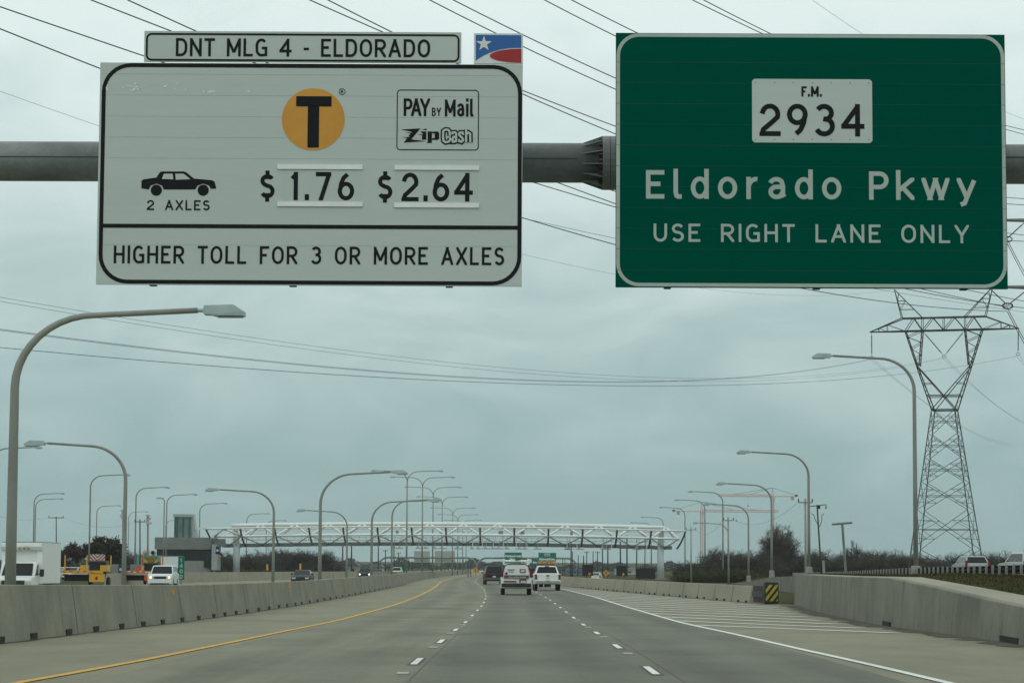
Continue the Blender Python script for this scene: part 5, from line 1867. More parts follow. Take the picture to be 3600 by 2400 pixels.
# ---------------------------------------------------------------- tower cranes far off
CRM = mat('crane_pale_red', (.52, .24, .18), .6, var=.05)
CRY = mat('crane_yellow', (.55, .34, .10), .6)
def crane(label, mx, mtop, jy, jl, jr, Y_):
    t_ = thing('tower_crane', label, 'crane', (W(mx, 1990, Y_).x, Y_, 0))
    o_ = Vector(t_.location)
    s_ = F / Y_
    m_ = MB()
    zj_ = W(mx, jy, Y_).z
    h_ = 1.0
    A = sq(h_, h_, 0)
    n = int(zj_ / 2.2)
    for i in range(n):
        a, b = sq(h_, h_, zj_ * i / n), sq(h_, h_, zj_ * (i + 1) / n)
        for k_ in range(4):
            m_.bar(a[k_], b[k_], .18)
            m_.bar(a[k_], b[(k_ + 1) % 4] if i % 2 else b[k_ - 1], .12)
    m_.build('mast', CRM, t_)
    zt_ = W(mx, mtop, Y_).z
    m_ = MB()
    for k_ in range(4):
        m_.bar(sq(h_, h_, zj_)[k_], Vector((0, 0, zt_)), .14)
    m_.build('apex', CRM, t_)
    right = abs(jr - mx) > abs(jl - mx)
    lon = (jr - mx if right else jl - mx) / s_
    sho = (jl - mx if right else jr - mx) / s_
    m_ = MB()
    n = 26
    for i in range(n):
        a, b = lon * i / n, lon * (i + 1) / n
        for q in (-.7, .7):
            m_.bar((a, q, zj_), (b, q, zj_), .2)
            m_.bar(((a + b) / 2, 0, zj_ + 1.5), (a, q, zj_), .13)
            m_.bar(((a + b) / 2, 0, zj_ + 1.5), (b, q, zj_), .13)
        m_.bar((a, 0, zj_ + 1.5), (b, 0, zj_ + 1.5), .2)
    m_.build('jib', CRM, t_)
    m_ = MB()
    m_.box((sho / 2, 0, zj_ + .2), (abs(sho), 1.2, .5))
    cj = m_.build('counter_jib', CRY, t_)
    MB().box((sho * .82, 0, zj_ - 1.2), (2.2, 1.2, 2.6)).build('counterweight', mat('crane_weight', (.45, .33, .2), .7), cj)
    MB().box((sho * .98, 0, zj_ + .9), (2.2, 1.2, 1.5)).build('winch', PLAST, cj)
    m_ = MB()
    for x_ in (lon * .42, lon * .72, sho * .9):
        m_.bar((0, 0, zt_), (x_, 0, zj_ + 1.5), .12)
    m_.build('stay', WIRE, t_)
    MB().box((.9, -1.0, zj_ - 1.6), (1.8, 1.8, 2.2)).build('cab', mat('crane_cab', (.5, .5, .48), .5), t_)
    m_ = MB()
    m_.bar((lon * .45, 0, zj_), (lon * .45, 0, zj_ - 7), .05)
    m_.box((lon * .45, 0, zj_ - 7), (.8, .5, 1.2))
    m_.build('hook', WIRE, t_)
crane('taller distant tower crane whose long jib points left above the lamp heads', 2717, 1714, 1745, 2525, 2802, 1900)
crane('lower distant tower crane whose long jib points right, behind the lamp posts', 2467, 1763, 1798, 2367, 2737, 2000)
# ---------------------------------------------------------------- trees
BARK = mat('bare_bark', (.050, .043, .036), .95, spec=.05, var=.25)
TWIG = mat('bare_twigs', (.078, .068, .057), .95, spec=.05, var=.35, scale=.7)
TWIG2 = mat('reddish_twigs', (.125, .102, .084), .95, spec=.05, var=.3, scale=.7)
OAKL = mat('brown_oak_leaves', (.048, .028, .020), .9, spec=.05, var=.5, scale=.9)

def twig(mb_, a, b, r0, r1):
    d = (b - a)
    if d.length < 1e-4:
        return
    x = d.orthogonal().normalized()
    y = d.normalized().cross(x)
    v = []
    for p, r_ in ((a, r0), (b, r1)):
        for k_ in range(3):
            t_ = 2.094 * k_
            v.append(p + (x * math.cos(t_) + y * math.sin(t_)) * r_)
    mb_.add(v, [(0, 1, 4, 3), (1, 2, 5, 4), (2, 0, 3, 5)])

def grow(rng, trunk, crown, p, d, L, r_, lev, maxlev, spread, up):
    n = 3
    pts = [p]
    q, dd = p, d.copy()
    for i in range(n):
        dd = (dd + Vector((rng.gauss(0, .16), rng.gauss(0, .16), rng.gauss(0, .1) + up * .08))).normalized()
        q = q + dd * (L / n)
        pts.append(q)
    tgt = trunk if lev < 2 else crown
    for i in range(n):
        twig(tgt, pts[i], pts[i + 1], r_ * (1 - .2 * i), r_ * (1 - .2 * (i + 1)))
    if lev >= maxlev:
        return
    kids = rng.randint(4, 6) if lev < 3 else rng.randint(4, 5)
    for i in range(kids):
        u = rng.uniform(.35, 1.0) if lev else rng.uniform(.45, 1.0)
        s_ = min(n - 1, int(u * n))
        b = pts[s_].lerp(pts[s_ + 1], u * n - s_)
        az = rng.random() * 6.283
        side = dd.orthogonal().normalized()
        side = Matrix.Rotation(az, 3, dd) @ side
        nd = (dd * (1 - spread * rng.uniform(.5, 1)) + side * spread * rng.uniform(.7, 1.2) + Vector((0, 0, up * .25))).normalized()
        grow(rng, trunk, crown, b, nd, L * rng.uniform(.52, .78), max(.012, r_ * .55), lev + 1, maxlev, spread, up)

def tree_meshes(seed, H, spread, maxlev, twm, up=.5, r0=None, multi=1):
    rng = random.Random(seed)
    tr, cr_ = MB(), MB()
    for k_ in range(multi):
        d = Vector((rng.gauss(0, .22) * (multi > 1), rng.gauss(0, .22) * (multi > 1), 1)).normalized()
        grow(rng, tr, cr_, Vector((rng.gauss(0, .3) * (multi > 1), rng.gauss(0, .3) * (multi > 1), -.2)), d, H * .42, r0 or H * .022, 0, maxlev, spread, up)
    return tr.mesh('trunk', BARK, fix=False), cr_.mesh('crown', twm, fix=False)

def put_tree(meshes, name, label, X_, Y_, z_, sc, rz, group=None):
    t_ = thing(name, label, 'tree', (X_, Y_, z_), rz, group)
    t_.scale = sc if isinstance(sc, tuple) else (sc,) * 3
    for nm, me in zip(('trunk', 'crown'), meshes):
        o_ = bpy.data.objects.new(nm, me)
        C.objects.link(o_)
        o_.parent = t_
    return t_
def hgt(me):
    zs_ = [v.co.z for m__ in me for v in m__.vertices]
    return max(zs_)

protos = [tree_meshes(11, 5.4, .62, 4, TWIG, .5), tree_meshes(23, 5.0, .75, 4, TWIG, .4, multi=2), tree_meshes(35, 5.6, .55, 4, TWIG2, .7), tree_meshes(47, 4.6, .8, 4, TWIG, .3, multi=2)]
ph_ = [hgt(p) for p in protos]
rng = random.Random(5)
TG = 'bare winter trees of the treeline'
def tree_to(px, top_py, Y_, kind, label, group, name='bare_tree', wide=1.0):
    g = W(px, 2005, Y_)
    top = W(px, top_py, Y_).z
    k_ = (top + .2) / ph_[kind]
    put_tree(protos[kind], name, label, g.x, Y_, -.2, (k_ * wide, k_ * wide, k_), rng.random() * 6.28, group)
CONT = [(2385, 1975), (2440, 1958), (2500, 1930), (2560, 1912), (2610, 1925), (2660, 1932), (2720, 1925), (2790, 1930), (2850, 1922), (2900, 1930), (2960, 1938), (3030, 1928), (3090, 1912), (3140, 1925), (3200, 1940), (3260, 1945), (3330, 1938), (3400, 1930), (3470, 1936), (3540, 1926), (3640, 1930)]
x_ = 2392
i = 0
while x_ < 3640:
    for dy_, Y_ in ((0, 430), (14, 395)):
        tree_to(x_ + rng.uniform(-9, 9), interp(CONT, x_) + dy_ + rng.uniform(-9, 14), Y_ + rng.uniform(-14, 14), rng.choice((0, 1, 1, 3, 3, 2)), 'bare brown winter tree in the dense treeline behind the right-hand ramp', TG, wide=1.25)
    x_ += rng.uniform(26, 40)
    i += 1
CONL = [(740, 1945), (800, 1930), (870, 1932), (940, 1925), (1010, 1918), (1080, 1912), (1140, 1925), (1180, 1952)]
x_ = 752
while x_ < 1180:
    for dy_, Y_ in ((0, 540), (16, 505)):
        tree_to(x_ + rng.uniform(-9, 9), interp(CONL, x_) + dy_ + rng.uniform(-5, 12), Y_ + rng.uniform(-14, 14), rng.choice((0, 1, 1, 3)), 'bare dark winter tree behind the left half of the white truss', 'bare winter trees behind the truss', wide=1.25)
    x_ += rng.uniform(26, 38)
for px_, ty in ((212, 1922), (428, 1915), (470, 1928), (530, 1945), (415, 1940)):
    tree_to(px_, ty, 500, rng.choice((0, 3)), 'bare twiggy tree beside the dark leafy trees on the left', 'bare twiggy trees on the left', wide=1.1)
# big round tree
def round_tree(seed, H, rad):
    r2 = random.Random(seed)
    tr, cr_ = MB(), MB()
    for k_ in range(240):
        # a limb curves from the stool out to a point in the round crown
        while True:
            v = Vector((r2.uniform(-1, 1), r2.uniform(-1, 1), r2.uniform(-1, 1)))
            if .35 < v.length < 1:
                break
        tip = Vector((v.x * rad, v.y * rad, H * .56 + v.z * H * .44))
        if tip.z < .6:
            continue
        a = Vector((r2.gauss(0, .3), r2.gauss(0, .3), -.2))
        mid = Vector((tip.x * .32, tip.y * .32, tip.z * .55))
        q = [a.lerp(mid, t_).lerp(mid.lerp(tip, t_), t_) for t_ in [i / 7 for i in range(8)]]
        r0_ = r2.uniform(.04, .09)
        for i in range(7):
            twig(tr if i < 3 else cr_, q[i], q[i + 1], r0_ * (1 - i / 8.5), r0_ * (1 - (i + 1) / 8.5))
        for _ in range(17):
            u = r2.uniform(.4, 1)
            b = q[min(6, int(u * 7))].lerp(q[min(7, int(u * 7) + 1)], .5)
            d = (b - Vector((0, 0, H * .4))).normalized() + Vector((r2.gauss(0, .55), r2.gauss(0, .55), r2.gauss(.15, .5)))
            e = b + d.normalized() * r2.uniform(.5, 1.25)
            twig(cr_, b, e, .026, .013)
            for _ in range(4):
                c_ = b.lerp(e, r2.uniform(.3, 1))
                twig(cr_, c_, c_ + Vector((r2.gauss(0, .4), r2.gauss(0, .4), r2.gauss(.1, .35))), .017, .009)
    return tr.mesh('trunk', BARK, fix=False), cr_.mesh('crown', TWIG2, fix=False)
bH = W(2735, 1846, 405).z + .2
put_tree(round_tree(71, bH, 3.5), 'round_bare_tree', 'largest bare tree with a dense round reddish crown behind the ramp lamp posts', W(2738, 2005, 405).x, 405, -.2, 1, .4)
# small open tree
sm = tree_meshes(88, 7.0, .5, 4, BARK, .4, r0=.16)
k_ = (W(3016, 1893, 400).z + .2) / hgt(sm)
put_tree(sm, 'open_bare_tree', 'thin open bare tree standing above the treeline, right of the T-shaped pole', W(3016, 2005, 400).x, 400, -.2, (k_ * .75, k_ * .75, k_), 1.0)
# dark oaks still holding brown leaves
def oak(seed, H, wd):
    r2 = random.Random(seed)
    tr, cr_ = tree_meshes(seed, H * 1.02, .62, 4, TWIG, .4, r0=.16)
    h0 = max(v.co.z for v in cr_.vertices)
    mb_ = MB()
    src = [v.co.copy() for v in cr_.vertices]
    for p in r2.sample(src, min(len(src), 4200)):
        if p.z < h0 * .12:
            continue
        for _ in range(2):
            q = p + Vector((r2.gauss(0, .12), r2.gauss(0, .12), r2.gauss(0, .12)))
            a = Vector((r2.gauss(0, 1), r2.gauss(0, 1), r2.gauss(0, 1))).normalized() * r2.uniform(.08, .17)
            b = a.orthogonal().normalized() * r2.uniform(.06, .13)
            mb_.add([q - a, q + b, q + a, q - b], [(0, 1, 2, 3)])
    me = mb_.mesh('crown', OAKL, fix=False)
    return tr, me
for px_, ty, wd, sd, lab in ((250, 1897, 105, 101, 'smaller dark oak with brown leaves, left of the lamp post and behind the yellow truck'), (312, 1879, 150, 115, 'tallest dark leafy oak in the middle of the clump behind the yellow truck'), (368, 1880, 120, 129, 'dark oak with a ragged top, right of the clump behind the yellow truck')):
    om = oak(sd, 6.0, 1)
    Y_ = 470
    k_ = (W(px_, ty, Y_).z + .2) / hgt(om)
    bw = max(v.co.x for v in om[1].vertices) - min(v.co.x for v in om[1].vertices)
    wv = wd / (F / Y_) / bw * 1.12
    put_tree(om, 'oak_tree', lab, W(px_, 2005, Y_).x, Y_, -.2, (wv, wv, k_), sd)

# thickets and far woods (nobody could count these)
def thicket(name, label, px0, px1, Y_, hfun, n, m_, r_=.03, depth=14):
    mb_ = MB()
    r2 = random.Random(len(label))
    for i in range(n):
        px_ = r2.uniform(px0, px1)
        yy = Y_ + r2.uniform(-depth / 2, depth / 2)
        x_ = W(px_, 2005, yy).x
        h_ = hfun(px_) * r2.uniform(.35, 1.0)
        a = Vector((x_, yy, -.2 + h_ * r2.uniform(0, .6)))
        d = Vector((r2.gauss(0, .5), r2.gauss(0, .5), 1)).normalized()
        b = a + d * h_ * r2.uniform(.3, .55)
        twig(mb_, a, b, r_, r_ * .4)
        for _ in range(2):
            c_ = a.lerp(b, r2.uniform(.3, .9))
            twig(mb_, c_, c_ + Vector((r2.gauss(0, .5), r2.gauss(0, .5), r2.uniform(.1, .7))) * .9, r_ * .6, r_ * .3)
    tag(mb_.build(name, m_, fix=False), label, 'undergrowth', kind='stuff')
DKT = mat('thicket_twigs', (.052, .048, .039), .95, spec=.05, var=.3)
OLV = mat('olive_brush', (.072, .074, .040), .95, spec=.05, var=.3)
thicket('thicket', 'dark leafless undergrowth filling the treeline on the right', 2385, 3660, 418, lambda p: interp([(2385, 1.6), (2500, 3.2), (2900, 3.4), (3200, 2.8), (3660, 3.0)], p), 7500, DKT, .045)
thicket('brush', 'olive brown brush bank beyond the pale barrier and right truss column', 2370, 2680, 345, lambda p: interp([(2370, .9), (2450, 1.7), (2600, 2.0), (2680, 1.2)], p), 3600, OLV, .05, 8)
thicket('thicket', 'dark undergrowth beyond the oncoming lanes behind the left truss column', 735, 1185, 520, lambda p: interp([(735, 2.2), (1000, 3.2), (1140, 3.0), (1185, 1.0)], p), 5200, DKT, .055)
thicket('brush', 'low olive brush at the foot of the left thicket', 735, 1060, 480, lambda p: 1.5, 2400, OLV, .05, 6)
thicket('thicket', 'dark undergrowth under the brown oaks on the left', 200, 560, 470, lambda p: interp([(200, 1.5), (300, 2.6), (420, 2.0), (560, 1.4)], p), 2600, DKT, .05)
def far_woods(name, label, px0, px1, Y_, h0, n, m_):
    mb_ = MB()
    r2 = random.Random(int(px0))
    for i in range(n):
        px_ = r2.uniform(px0, px1)
        yy = Y_ + r2.uniform(-40, 40)
        x_ = W(px_, 2000, yy).x
        h_ = h0 * (.6 + .4 * math.sin(px_ * .05) * math.sin(px_ * .023 + 1)) * r2.uniform(.1, 1)
        p = Vector((x_, yy, zr(yy) + h_))
        a = Vector((r2.gauss(0, 1), r2.gauss(0, .4), r2.gauss(0, 1))).normalized() * r2.uniform(.4, 1.1)
        b = a.orthogonal().normalized() * r2.uniform(.3, .9)
        mb_.add([p - a, p + b, p + a, p - b], [(0, 1, 2, 3)])
    tag(mb_.build(name, m_, fix=False), label, 'woods', kind='stuff')
FW = mat('far_woods_foliage', (.05, .052, .042), 1, spec=.05, var=.3, scale=.1)
far_woods('far_woods', 'hazy far woods low along the horizon in the middle of the road', 1150, 1800, 1500, 7, 3800, FW)
far_woods('far_woods', 'hazy far woods along the horizon to the right of the pickup truck', 1780, 2420, 1350, 5.5, 3800, FW)
far_woods('far_woods', 'hazy far woods on the horizon behind the far left side', -200, 760, 1300, 6, 3800, FW)
far_woods('far_woods', 'hazy far woods on the horizon behind the right treeline', 2400, 3900, 1300, 5, 3800, FW)
# far buildings
def shed(label, px0, px1, top, Y_, wallc, roofc, nm='far_building'):
    a, b = W(px0, 2000, Y_), W(px1, 2000, Y_)
    z_ = W(px0, top, Y_).z
    t_ = thing(nm, label, 'building', ((a.x + b.x) / 2, Y_, -.2))
    w_ = b.x - a.x
    MB().box((0, 6, z_ * .34), (w_, 12, z_ * .68)).build('wall', mat('shed_wall_%d' % px0, wallc, .8), t_)
    MB().prism([(-w_ / 2 - .4, z_ * .68), (w_ / 2 + .4, z_ * .68), (w_ * .34, z_), (-w_ * .34, z_)], -.4, 12.4, 'y').build('roof', mat('shed_roof_%d' % px0, roofc, .8), t_)
    for i in range(3):
        MB().box((-w_ * .3 + w_ * .3 * i, -.02, z_ * .36), (w_ * .12, .1, z_ * .22)).build('window', DARK, t_)
shed('grey house with a hipped roof far beyond the oncoming lanes', 1172, 1257, 1969, 640, (.24, .25, .24), (.10, .10, .10), 'house')
shed('pale low building far off between the black boards', 2165, 2262, 1992, 900, (.42, .42, .40), (.30, .30, .29))
shed('bluish low building far right of the pickup truck', 1990, 2052, 1996, 950, (.10, .20, .30), (.12, .16, .2))
shed('dim far building behind the double lamp posts', 1300, 1345, 1981, 900, (.22, .23, .22), (.16, .16, .16))

# ---------------------------------------------------------------- vehicles
def inset(q, du0, du1, dv0, dv1, off):
    """sub-panel of quad q (bl, br, tr, tl) pushed out along its normal"""
    bl, br, tr_, tl = [Vector(p) for p in q]
    def P(u, v):
        return bl.lerp(br, u).lerp(tl.lerp(tr_, u), v)
    n = (br - bl).cross(tl - bl).normalized()
    pts = [P(du0, dv0), P(1 - du1, dv0), P(1 - du1, 1 - dv1), P(du0, 1 - dv1)]
    return [p + n * off for p in pts], [p - n * .01 for p in pts]
def pane(name, q, m_, parent, ins=(.05, .05, .06, .08), off=.008):
    a, b = inset(q, *ins, off)
    return MB().add(a + b, [(0, 1, 2, 3), (7, 6, 5, 4), (0, 1, 5, 4), (1, 2, 6, 5), (2, 3, 7, 6), (3, 0, 4, 7)]).build(name, m_, parent)

def car(name, label, cat, loc, rz, L=4.7, Wd=1.85, H=1.7, belt=1.02, hood=1.0, gc=.24, wr=.35, wbf=1.45, wbr=-1.4, g=(1.25, .35, -2.1, -2.3), col=(.6, .6, .6), pname='x',
        roofin=.19, lights='off', rack=False, bed=None, deck=None, front=True, mirrors=True, group=None, tailh=None, glassc=None, bumperc=None, tailw=.2):
    """a road vehicle pointing to +Y; g = windshield foot, roof front, roof rear, rear glass foot along y"""
    t_ = thing(name, label, cat, loc, rz, group)
    m_ = paint(pname, col)
    gm = glassc or GLASS
    h2 = L / 2
    yf, yt, yr, yb = g
    rearz = deck or belt
    def arch(yc):
        return [(yc + (wr + .07) * math.cos(a), max(gc, wr + (wr + .07) * math.sin(a))) for a in [math.pi * i / 8 for i in range(9)]]
    prof = [(h2 - .12, gc)]
    prof += [p for p in arch(wbf)] + [p for p in arch(wbr)]
    prof += [(-h2 + .10, gc + .02), (-h2, gc + .22), (-h2 + .01, rearz - .12), (-h2 + .06, rearz), (yb - .02, rearz if deck else belt), (yb, belt), (yf, belt), (yf + .02, belt), (h2 - .35, hood), (h2 - .08, hood - .12), (h2, hood - .32), (h2, gc + .18)]
    pr = []
    for p in prof:
        if not pr or (abs(p[0] - pr[-1][0]) + abs(p[1] - pr[-1][1])) > .004:
            pr.append(p)
    bm = MB()
    hw_ = Wd / 2
    n = len(pr)
    secs = [(-hw_, .03), (-hw_ + .05, 0), (hw_ - .05, 0), (hw_, .03)]
    cy, cz = 0, (gc + belt) / 2
    vs2 = []
    for x_, s_ in secs:
        for (y_, z_) in pr:
            vs2.append((x_, y_ * (1 - s_), cz + (z_ - cz) * (1 - s_ * 1.4)))
    fs2 = [tuple(range(n)), tuple(range(4 * n - 1, 3 * n - 1, -1))]
    for k_ in range(3):
        fs2 += [(k_ * n + i, k_ * n + (i + 1) % n, (k_ + 1) * n + (i + 1) % n, (k_ + 1) * n + i) for i in range(n)]
    bm.add(vs2, fs2)
    wb_, wt = hw_ - .05, hw_ - roofin
    b4 = [Vector((-wb_, yb, belt - .01)), Vector((wb_, yb, belt - .01)), Vector((wb_, yf, belt - .01)), Vector((-wb_, yf, belt - .01))]
    t4 = [Vector((-wt, yr, H - .05)), Vector((wt, yr, H - .05)), Vector((wt, yt, H - .05)), Vector((-wt, yt, H - .05))]
    r4 = [Vector((-wt * .86, yr + .12, H)), Vector((wt * .86, yr + .12, H)), Vector((wt * .86, yt - .15, H)), Vector((-wt * .86, yt - .15, H))]
    bm.add(b4 + t4 + r4, [(0, 1, 5, 4), (1, 2, 6, 5), (2, 3, 7, 6), (3, 0, 4, 7), (4, 5, 9, 8), (5, 6, 10, 9), (6, 7, 11, 10), (7, 4, 8, 11), (8, 9, 10, 11)])
    if bed:
        bm.box((0, (-h2 + bed) / 2 + .0, gc + .35), (.1, .1, .1)) if False else None
    body = bm.build('body', m_, t_, bevel=.018)
    rw = pane('rear_window', (b4[0], b4[1], t4[1], t4[0]), gm, t_, (.07, .07, .10, .06))
    pane('windshield', (b4[2], b4[3], t4[3], t4[2]), gm, t_, (.05, .05, .06, .05))
    for sg in (1, -1):
        q = (b4[1], b4[2], t4[2], t4[1]) if sg > 0 else (b4[3], b4[0], t4[0], t4[3])
        e = (.04, .55, .10, .06) if sg > 0 else (.55, .04, .10, .06)
        e2 = (.47, .08, .10, .06) if sg > 0 else (.08, .47, .10, .06)
        pane('side_window', q, gm, t_, e)
        pane('side_window', q, gm, t_, e2)
    for yc in (wbf, wbr):
        for sg in (-1, 1):
            w_ = MB().lathe([(wr * .86, -.12), (wr, -.09), (wr, .09), (wr * .86, .12)], (0, 0, 0), 18, 'x').build('wheel', RUB, t_, loc=(sg * (hw_ - .13), yc, wr))
            MB().lathe([(wr * .6, -.128), (wr * .6, .128)], (0, 0, 0), 12, 'x').build('rim', RIM, w_)
    # under-tray keeps daylight from showing through
    MB().box((0, 0, gc + .1), (Wd - .5, L - .7, .22)).build('chassis', PLAST, t_)
    # rear
    bc = bumperc or m_
    MB().box((0, -h2 - .03, gc + .22), (Wd - .06, .14, .24)).build('rear_bumper', bc, t_, bevel=.02)
    MB().box((0, -h2 - .012, (gc + rearz) / 2 + .08), (.34, .02, .16)).build('license_plate', PLATE, t_)
    tz_ = tailh or (belt - .42, belt - .02)
    for sg in (-1, 1):
        MB().box((sg * (hw_ - tailw / 2 - .02), -h2 - .0, (tz_[0] + tz_[1]) / 2), (tailw, .08, tz_[1] - tz_[0])).build('taillight', RED, t_, bevel=.012)
    if front:
        hl = {'off': UNLIT, 'on': LIT, 'amber': AMB}[lights]
        for sg in (-1, 1):
            MB().box((sg * (hw_ - .27), h2 - .02, hood - .27), (.36, .1, .17)).build('headlight', UNLIT, t_, bevel=.02)
            if lights != 'off':
                MB().lathe([(.085, .0), (.07, .045)], (sg * (hw_ - .25), h2 + .03, hood - .27), 12, 'y').build('headlamp_bulb', hl, t_)
        MB().box((0, h2 - .005, hood - .28), (Wd - 1.0, .04, .2)).build('grille', PLAST, t_)
        MB().box((0, h2 + .01, gc + .2), (Wd - .1, .1, .2)).build('front_bumper', m_, t_, bevel=.02)
        MB().box((0, h2 + .02, gc + .09), (Wd - .5, .1, .1)).build('air_intake', PLAST, t_)
    if mirrors:
        for sg in (-1, 1):
            MB().box((sg * (hw_ + .08), yf - .25, belt + .1), (.2, .1, .15)).build('mirror', PLAST if lights == 'off' else m_, t_, bevel=.02)
    if rack:
        for sg in (-1, 1):
            MB().tube([(sg * wt * .9, yr + .2, H + .05), (sg * wt * .9, yt - .2, H + .05)], .022, 6).build('roof_rail', PLAST, t_)
    return t_

def onroad(px, Y_):
    return (W(px, 2050, Y_).x, Y_, zr(Y_))
WHT = (.66, .68, .66)
# --- our lanes
# work van
VY = 164.0
van = car('work_van', 'white work van with a roof rack and brown lettered stripe, centre lane in front', 'van', (W(1814, 2040, VY).x, VY + 2.8, zr(VY)), R(.6), L=5.7, Wd=2.0, H=2.05, belt=1.12, hood=1.15, gc=.42, wr=.37, wbf=1.8, wbr=-1.75,
          g=(2.35, 1.6, -2.74, -2.83), col=(.72, .74, .72), pname='van_white', roofin=.26, tailh=(1.18, 1.62), glassc=None, bumperc=PLAST, tailw=.12)
for ch in list(van.children):
    if ch.name.startswith('rear_window'):
        bpy.data.objects.remove(ch)
h2 = 2.85
dm = paint('van_white', (.72, .74, .72))
for sg in (-1, 1):
    q = (Vector((0 if sg > 0 else -.93, -2.86, .62)), Vector((.93 if sg > 0 else 0, -2.86, .62)), Vector((.74 if sg > 0 else 0, -2.77, 1.98)), Vector((0 if sg > 0 else -.74, -2.77, 1.98)))
    d_ = pane('rear_door', q, dm, van, (.012, .012, .01, .02), .03)
f = Flat(0)
gy = -2.96
pt = MB()
pt.box((0, gy + .035, 1.26), (1.62, .02, .06)); pt.build('blue_band', mat('van_blue', (.03, .05, .09), .5), van)
MB().box((0, gy + .034, 1.155), (1.62, .02, .15)).build('brown_band', mat('van_brown', (.15, .062, .045), .5), van)
MB().box((-.42, gy + .02, .88), (.82, .02, .10)).build('brown_band', mat('van_brown', (.15, .062, .045), .5), van)
fm = Flat(-gy - .02)
fm.groups([[[Vector((p[0], p[1])) for p in q] for q in g_] for g_ in lettering('214-454-0585', -.52, 1.10, .62, .11, .8, .2)])
fm.build('phone_number', SIGNW, van)
mb_ = MB()
for (x_, z_, w_) in ((-.36, 1.66, .52), (-.36, 1.60, .36), (-.36, 1.49, .4)):
    mb_.box((x_, -2.862 + (z_ - 1.1) * .068 - .028, z_), (w_, .012, .03))
mb_.build('small_print', mat('van_print', (.10, .12, .14), .6), van)
MB().lathe([(.085, -.006), (.085, .006)], (-.66, -2.88, 1.4), 16, 'y').build('round_decal', mat('van_decal', (.02, .03, .04), .6), van)
mb_ = MB()
mb_.box((.40, -2.865, 1.57), (.38, .012, .24)); e_ = mb_.build('emblem', mat('van_brown', (.15, .062, .045), .5), van)
MB().box((.40, -2.873, 1.57), (.26, .012, .13)).build('emblem_centre', mat('van_emblem', (.55, .56, .54), .5), e_)
MB().box((.42, gy + .02, .93), (.46, .04, .22)).build('plate_recess', PLAST, van)
for ch in list(van.children):
    if ch.name.startswith('license_plate'):
        ch.location = (.45, -.10, .01)
mb_ = MB()
for y_ in (-2.2, -.2, 1.3):
    mb_.bar((-.82, y_, 2.22), (.82, y_, 2.22), .055)
    for sg in (-1, 1):
        mb_.bar((sg * .82, y_, 1.98), (sg * .82, y_, 2.36), .05)
for sg in (-1, 1):
    mb_.bar((sg * .82, -2.4, 2.25), (sg * .82, 1.6, 2.25), .04)
mb_.build('roof_rack', TRUSSW, van)
MB().box((.05, -2.2, 2.34), (.3, .5, .08)).build('load_stop', mat('rack_brown', (.08, .06, .05), .8), van)
mb_ = MB()
mb_.tube([(-.98, -2.80, 1.0), (-.93, -2.85, 1.3), (-.78, -2.8, 1.85), (-.6, -2.8, 2.0), (0, -2.8, 2.03), (.6, -2.8, 2.0), (.78, -2.8, 1.85), (.93, -2.85, 1.3), (.98, -2.8, 1.0)][1:-1], .035, 6)
mb_.build('door_seal', PLAST, van)

# pickup
PYY = 194.0
pk = car('pickup_truck', 'white pickup truck in the right lane beside the van', 'pickup truck', (W(1923, 2040, PYY).x, PYY + 2.9, zr(PYY)), R(1.2), L=5.8, Wd=2.03, H=1.92, belt=1.30, hood=1.25, gc=.50, wr=.41, wbf=1.85, wbr=-1.75,
         g=(1.75, 1.0, -.75, -.95), col=(.72, .74, .72), pname='van_white', roofin=.27, tailh=(.86, 1.26), tailw=.17)
for ch in list(pk.children):
    if ch.name.startswith('license_plate'):
        ch.location = (0, -.1, -.22)
MB().box((0, -2.905, 1.04), (1.56, .03, .46)).build('tailgate', paint('van_white', WHT), pk, bevel=.02)
MB().box((0, -2.93, 1.16), (.22, .03, .10)).build('handle', PLAST, pk)
MB().prism([(-.11, -.012), (-.04, -.035), (.11, -.02), (.11, .012), (.04, .035), (-.11, .02)], -2.94, -2.91, 'y').build('tailgate_emblem', mat('gold_emblem', (.45, .33, .10), .4), pk, loc=(0, 0, .97))
MB().box((0, -.9, 1.87), (.34, .06, .06)).build('brake_light', RED, pk)
MB().box((0, -2.98, .70), (1.9, .1, .05)).build('bumper_step', PLAST, pk)
MB().box((0, -2.4, .45), (.5, .5, .3)).build('hitch', PLAST, pk)
# dark red utility vehicle
SY = 262.0
suv = car('dark_suv', 'dark maroon utility vehicle in the left lane ahead of the van', 'car', (W(1733, 2040, SY).x, SY + 2.6, zr(SY)), R(3), L=5.2, Wd=2.0, H=1.92, belt=1.12, hood=1.15, gc=.38, wr=.38, wbf=1.6, wbr=-1.55,
          g=(1.5, .8, -2.25, -2.5), col=(.022, .006, .008), pname='maroon', roofin=.28, rack=True, tailh=(.7, 1.1), bumperc=mat('grey_bumper', (.10, .10, .10), .5))
car('dark_suv', 'dark vehicle mostly hidden between the white van and the pickup truck', 'car', (W(1872, 2040, 232).x, 234.3, zr(232)), R(2), L=4.7, Wd=1.9, H=1.78, belt=1.05, gc=.28, col=(.02, .022, .026), pname='black', tailh=(.75, 1.05))
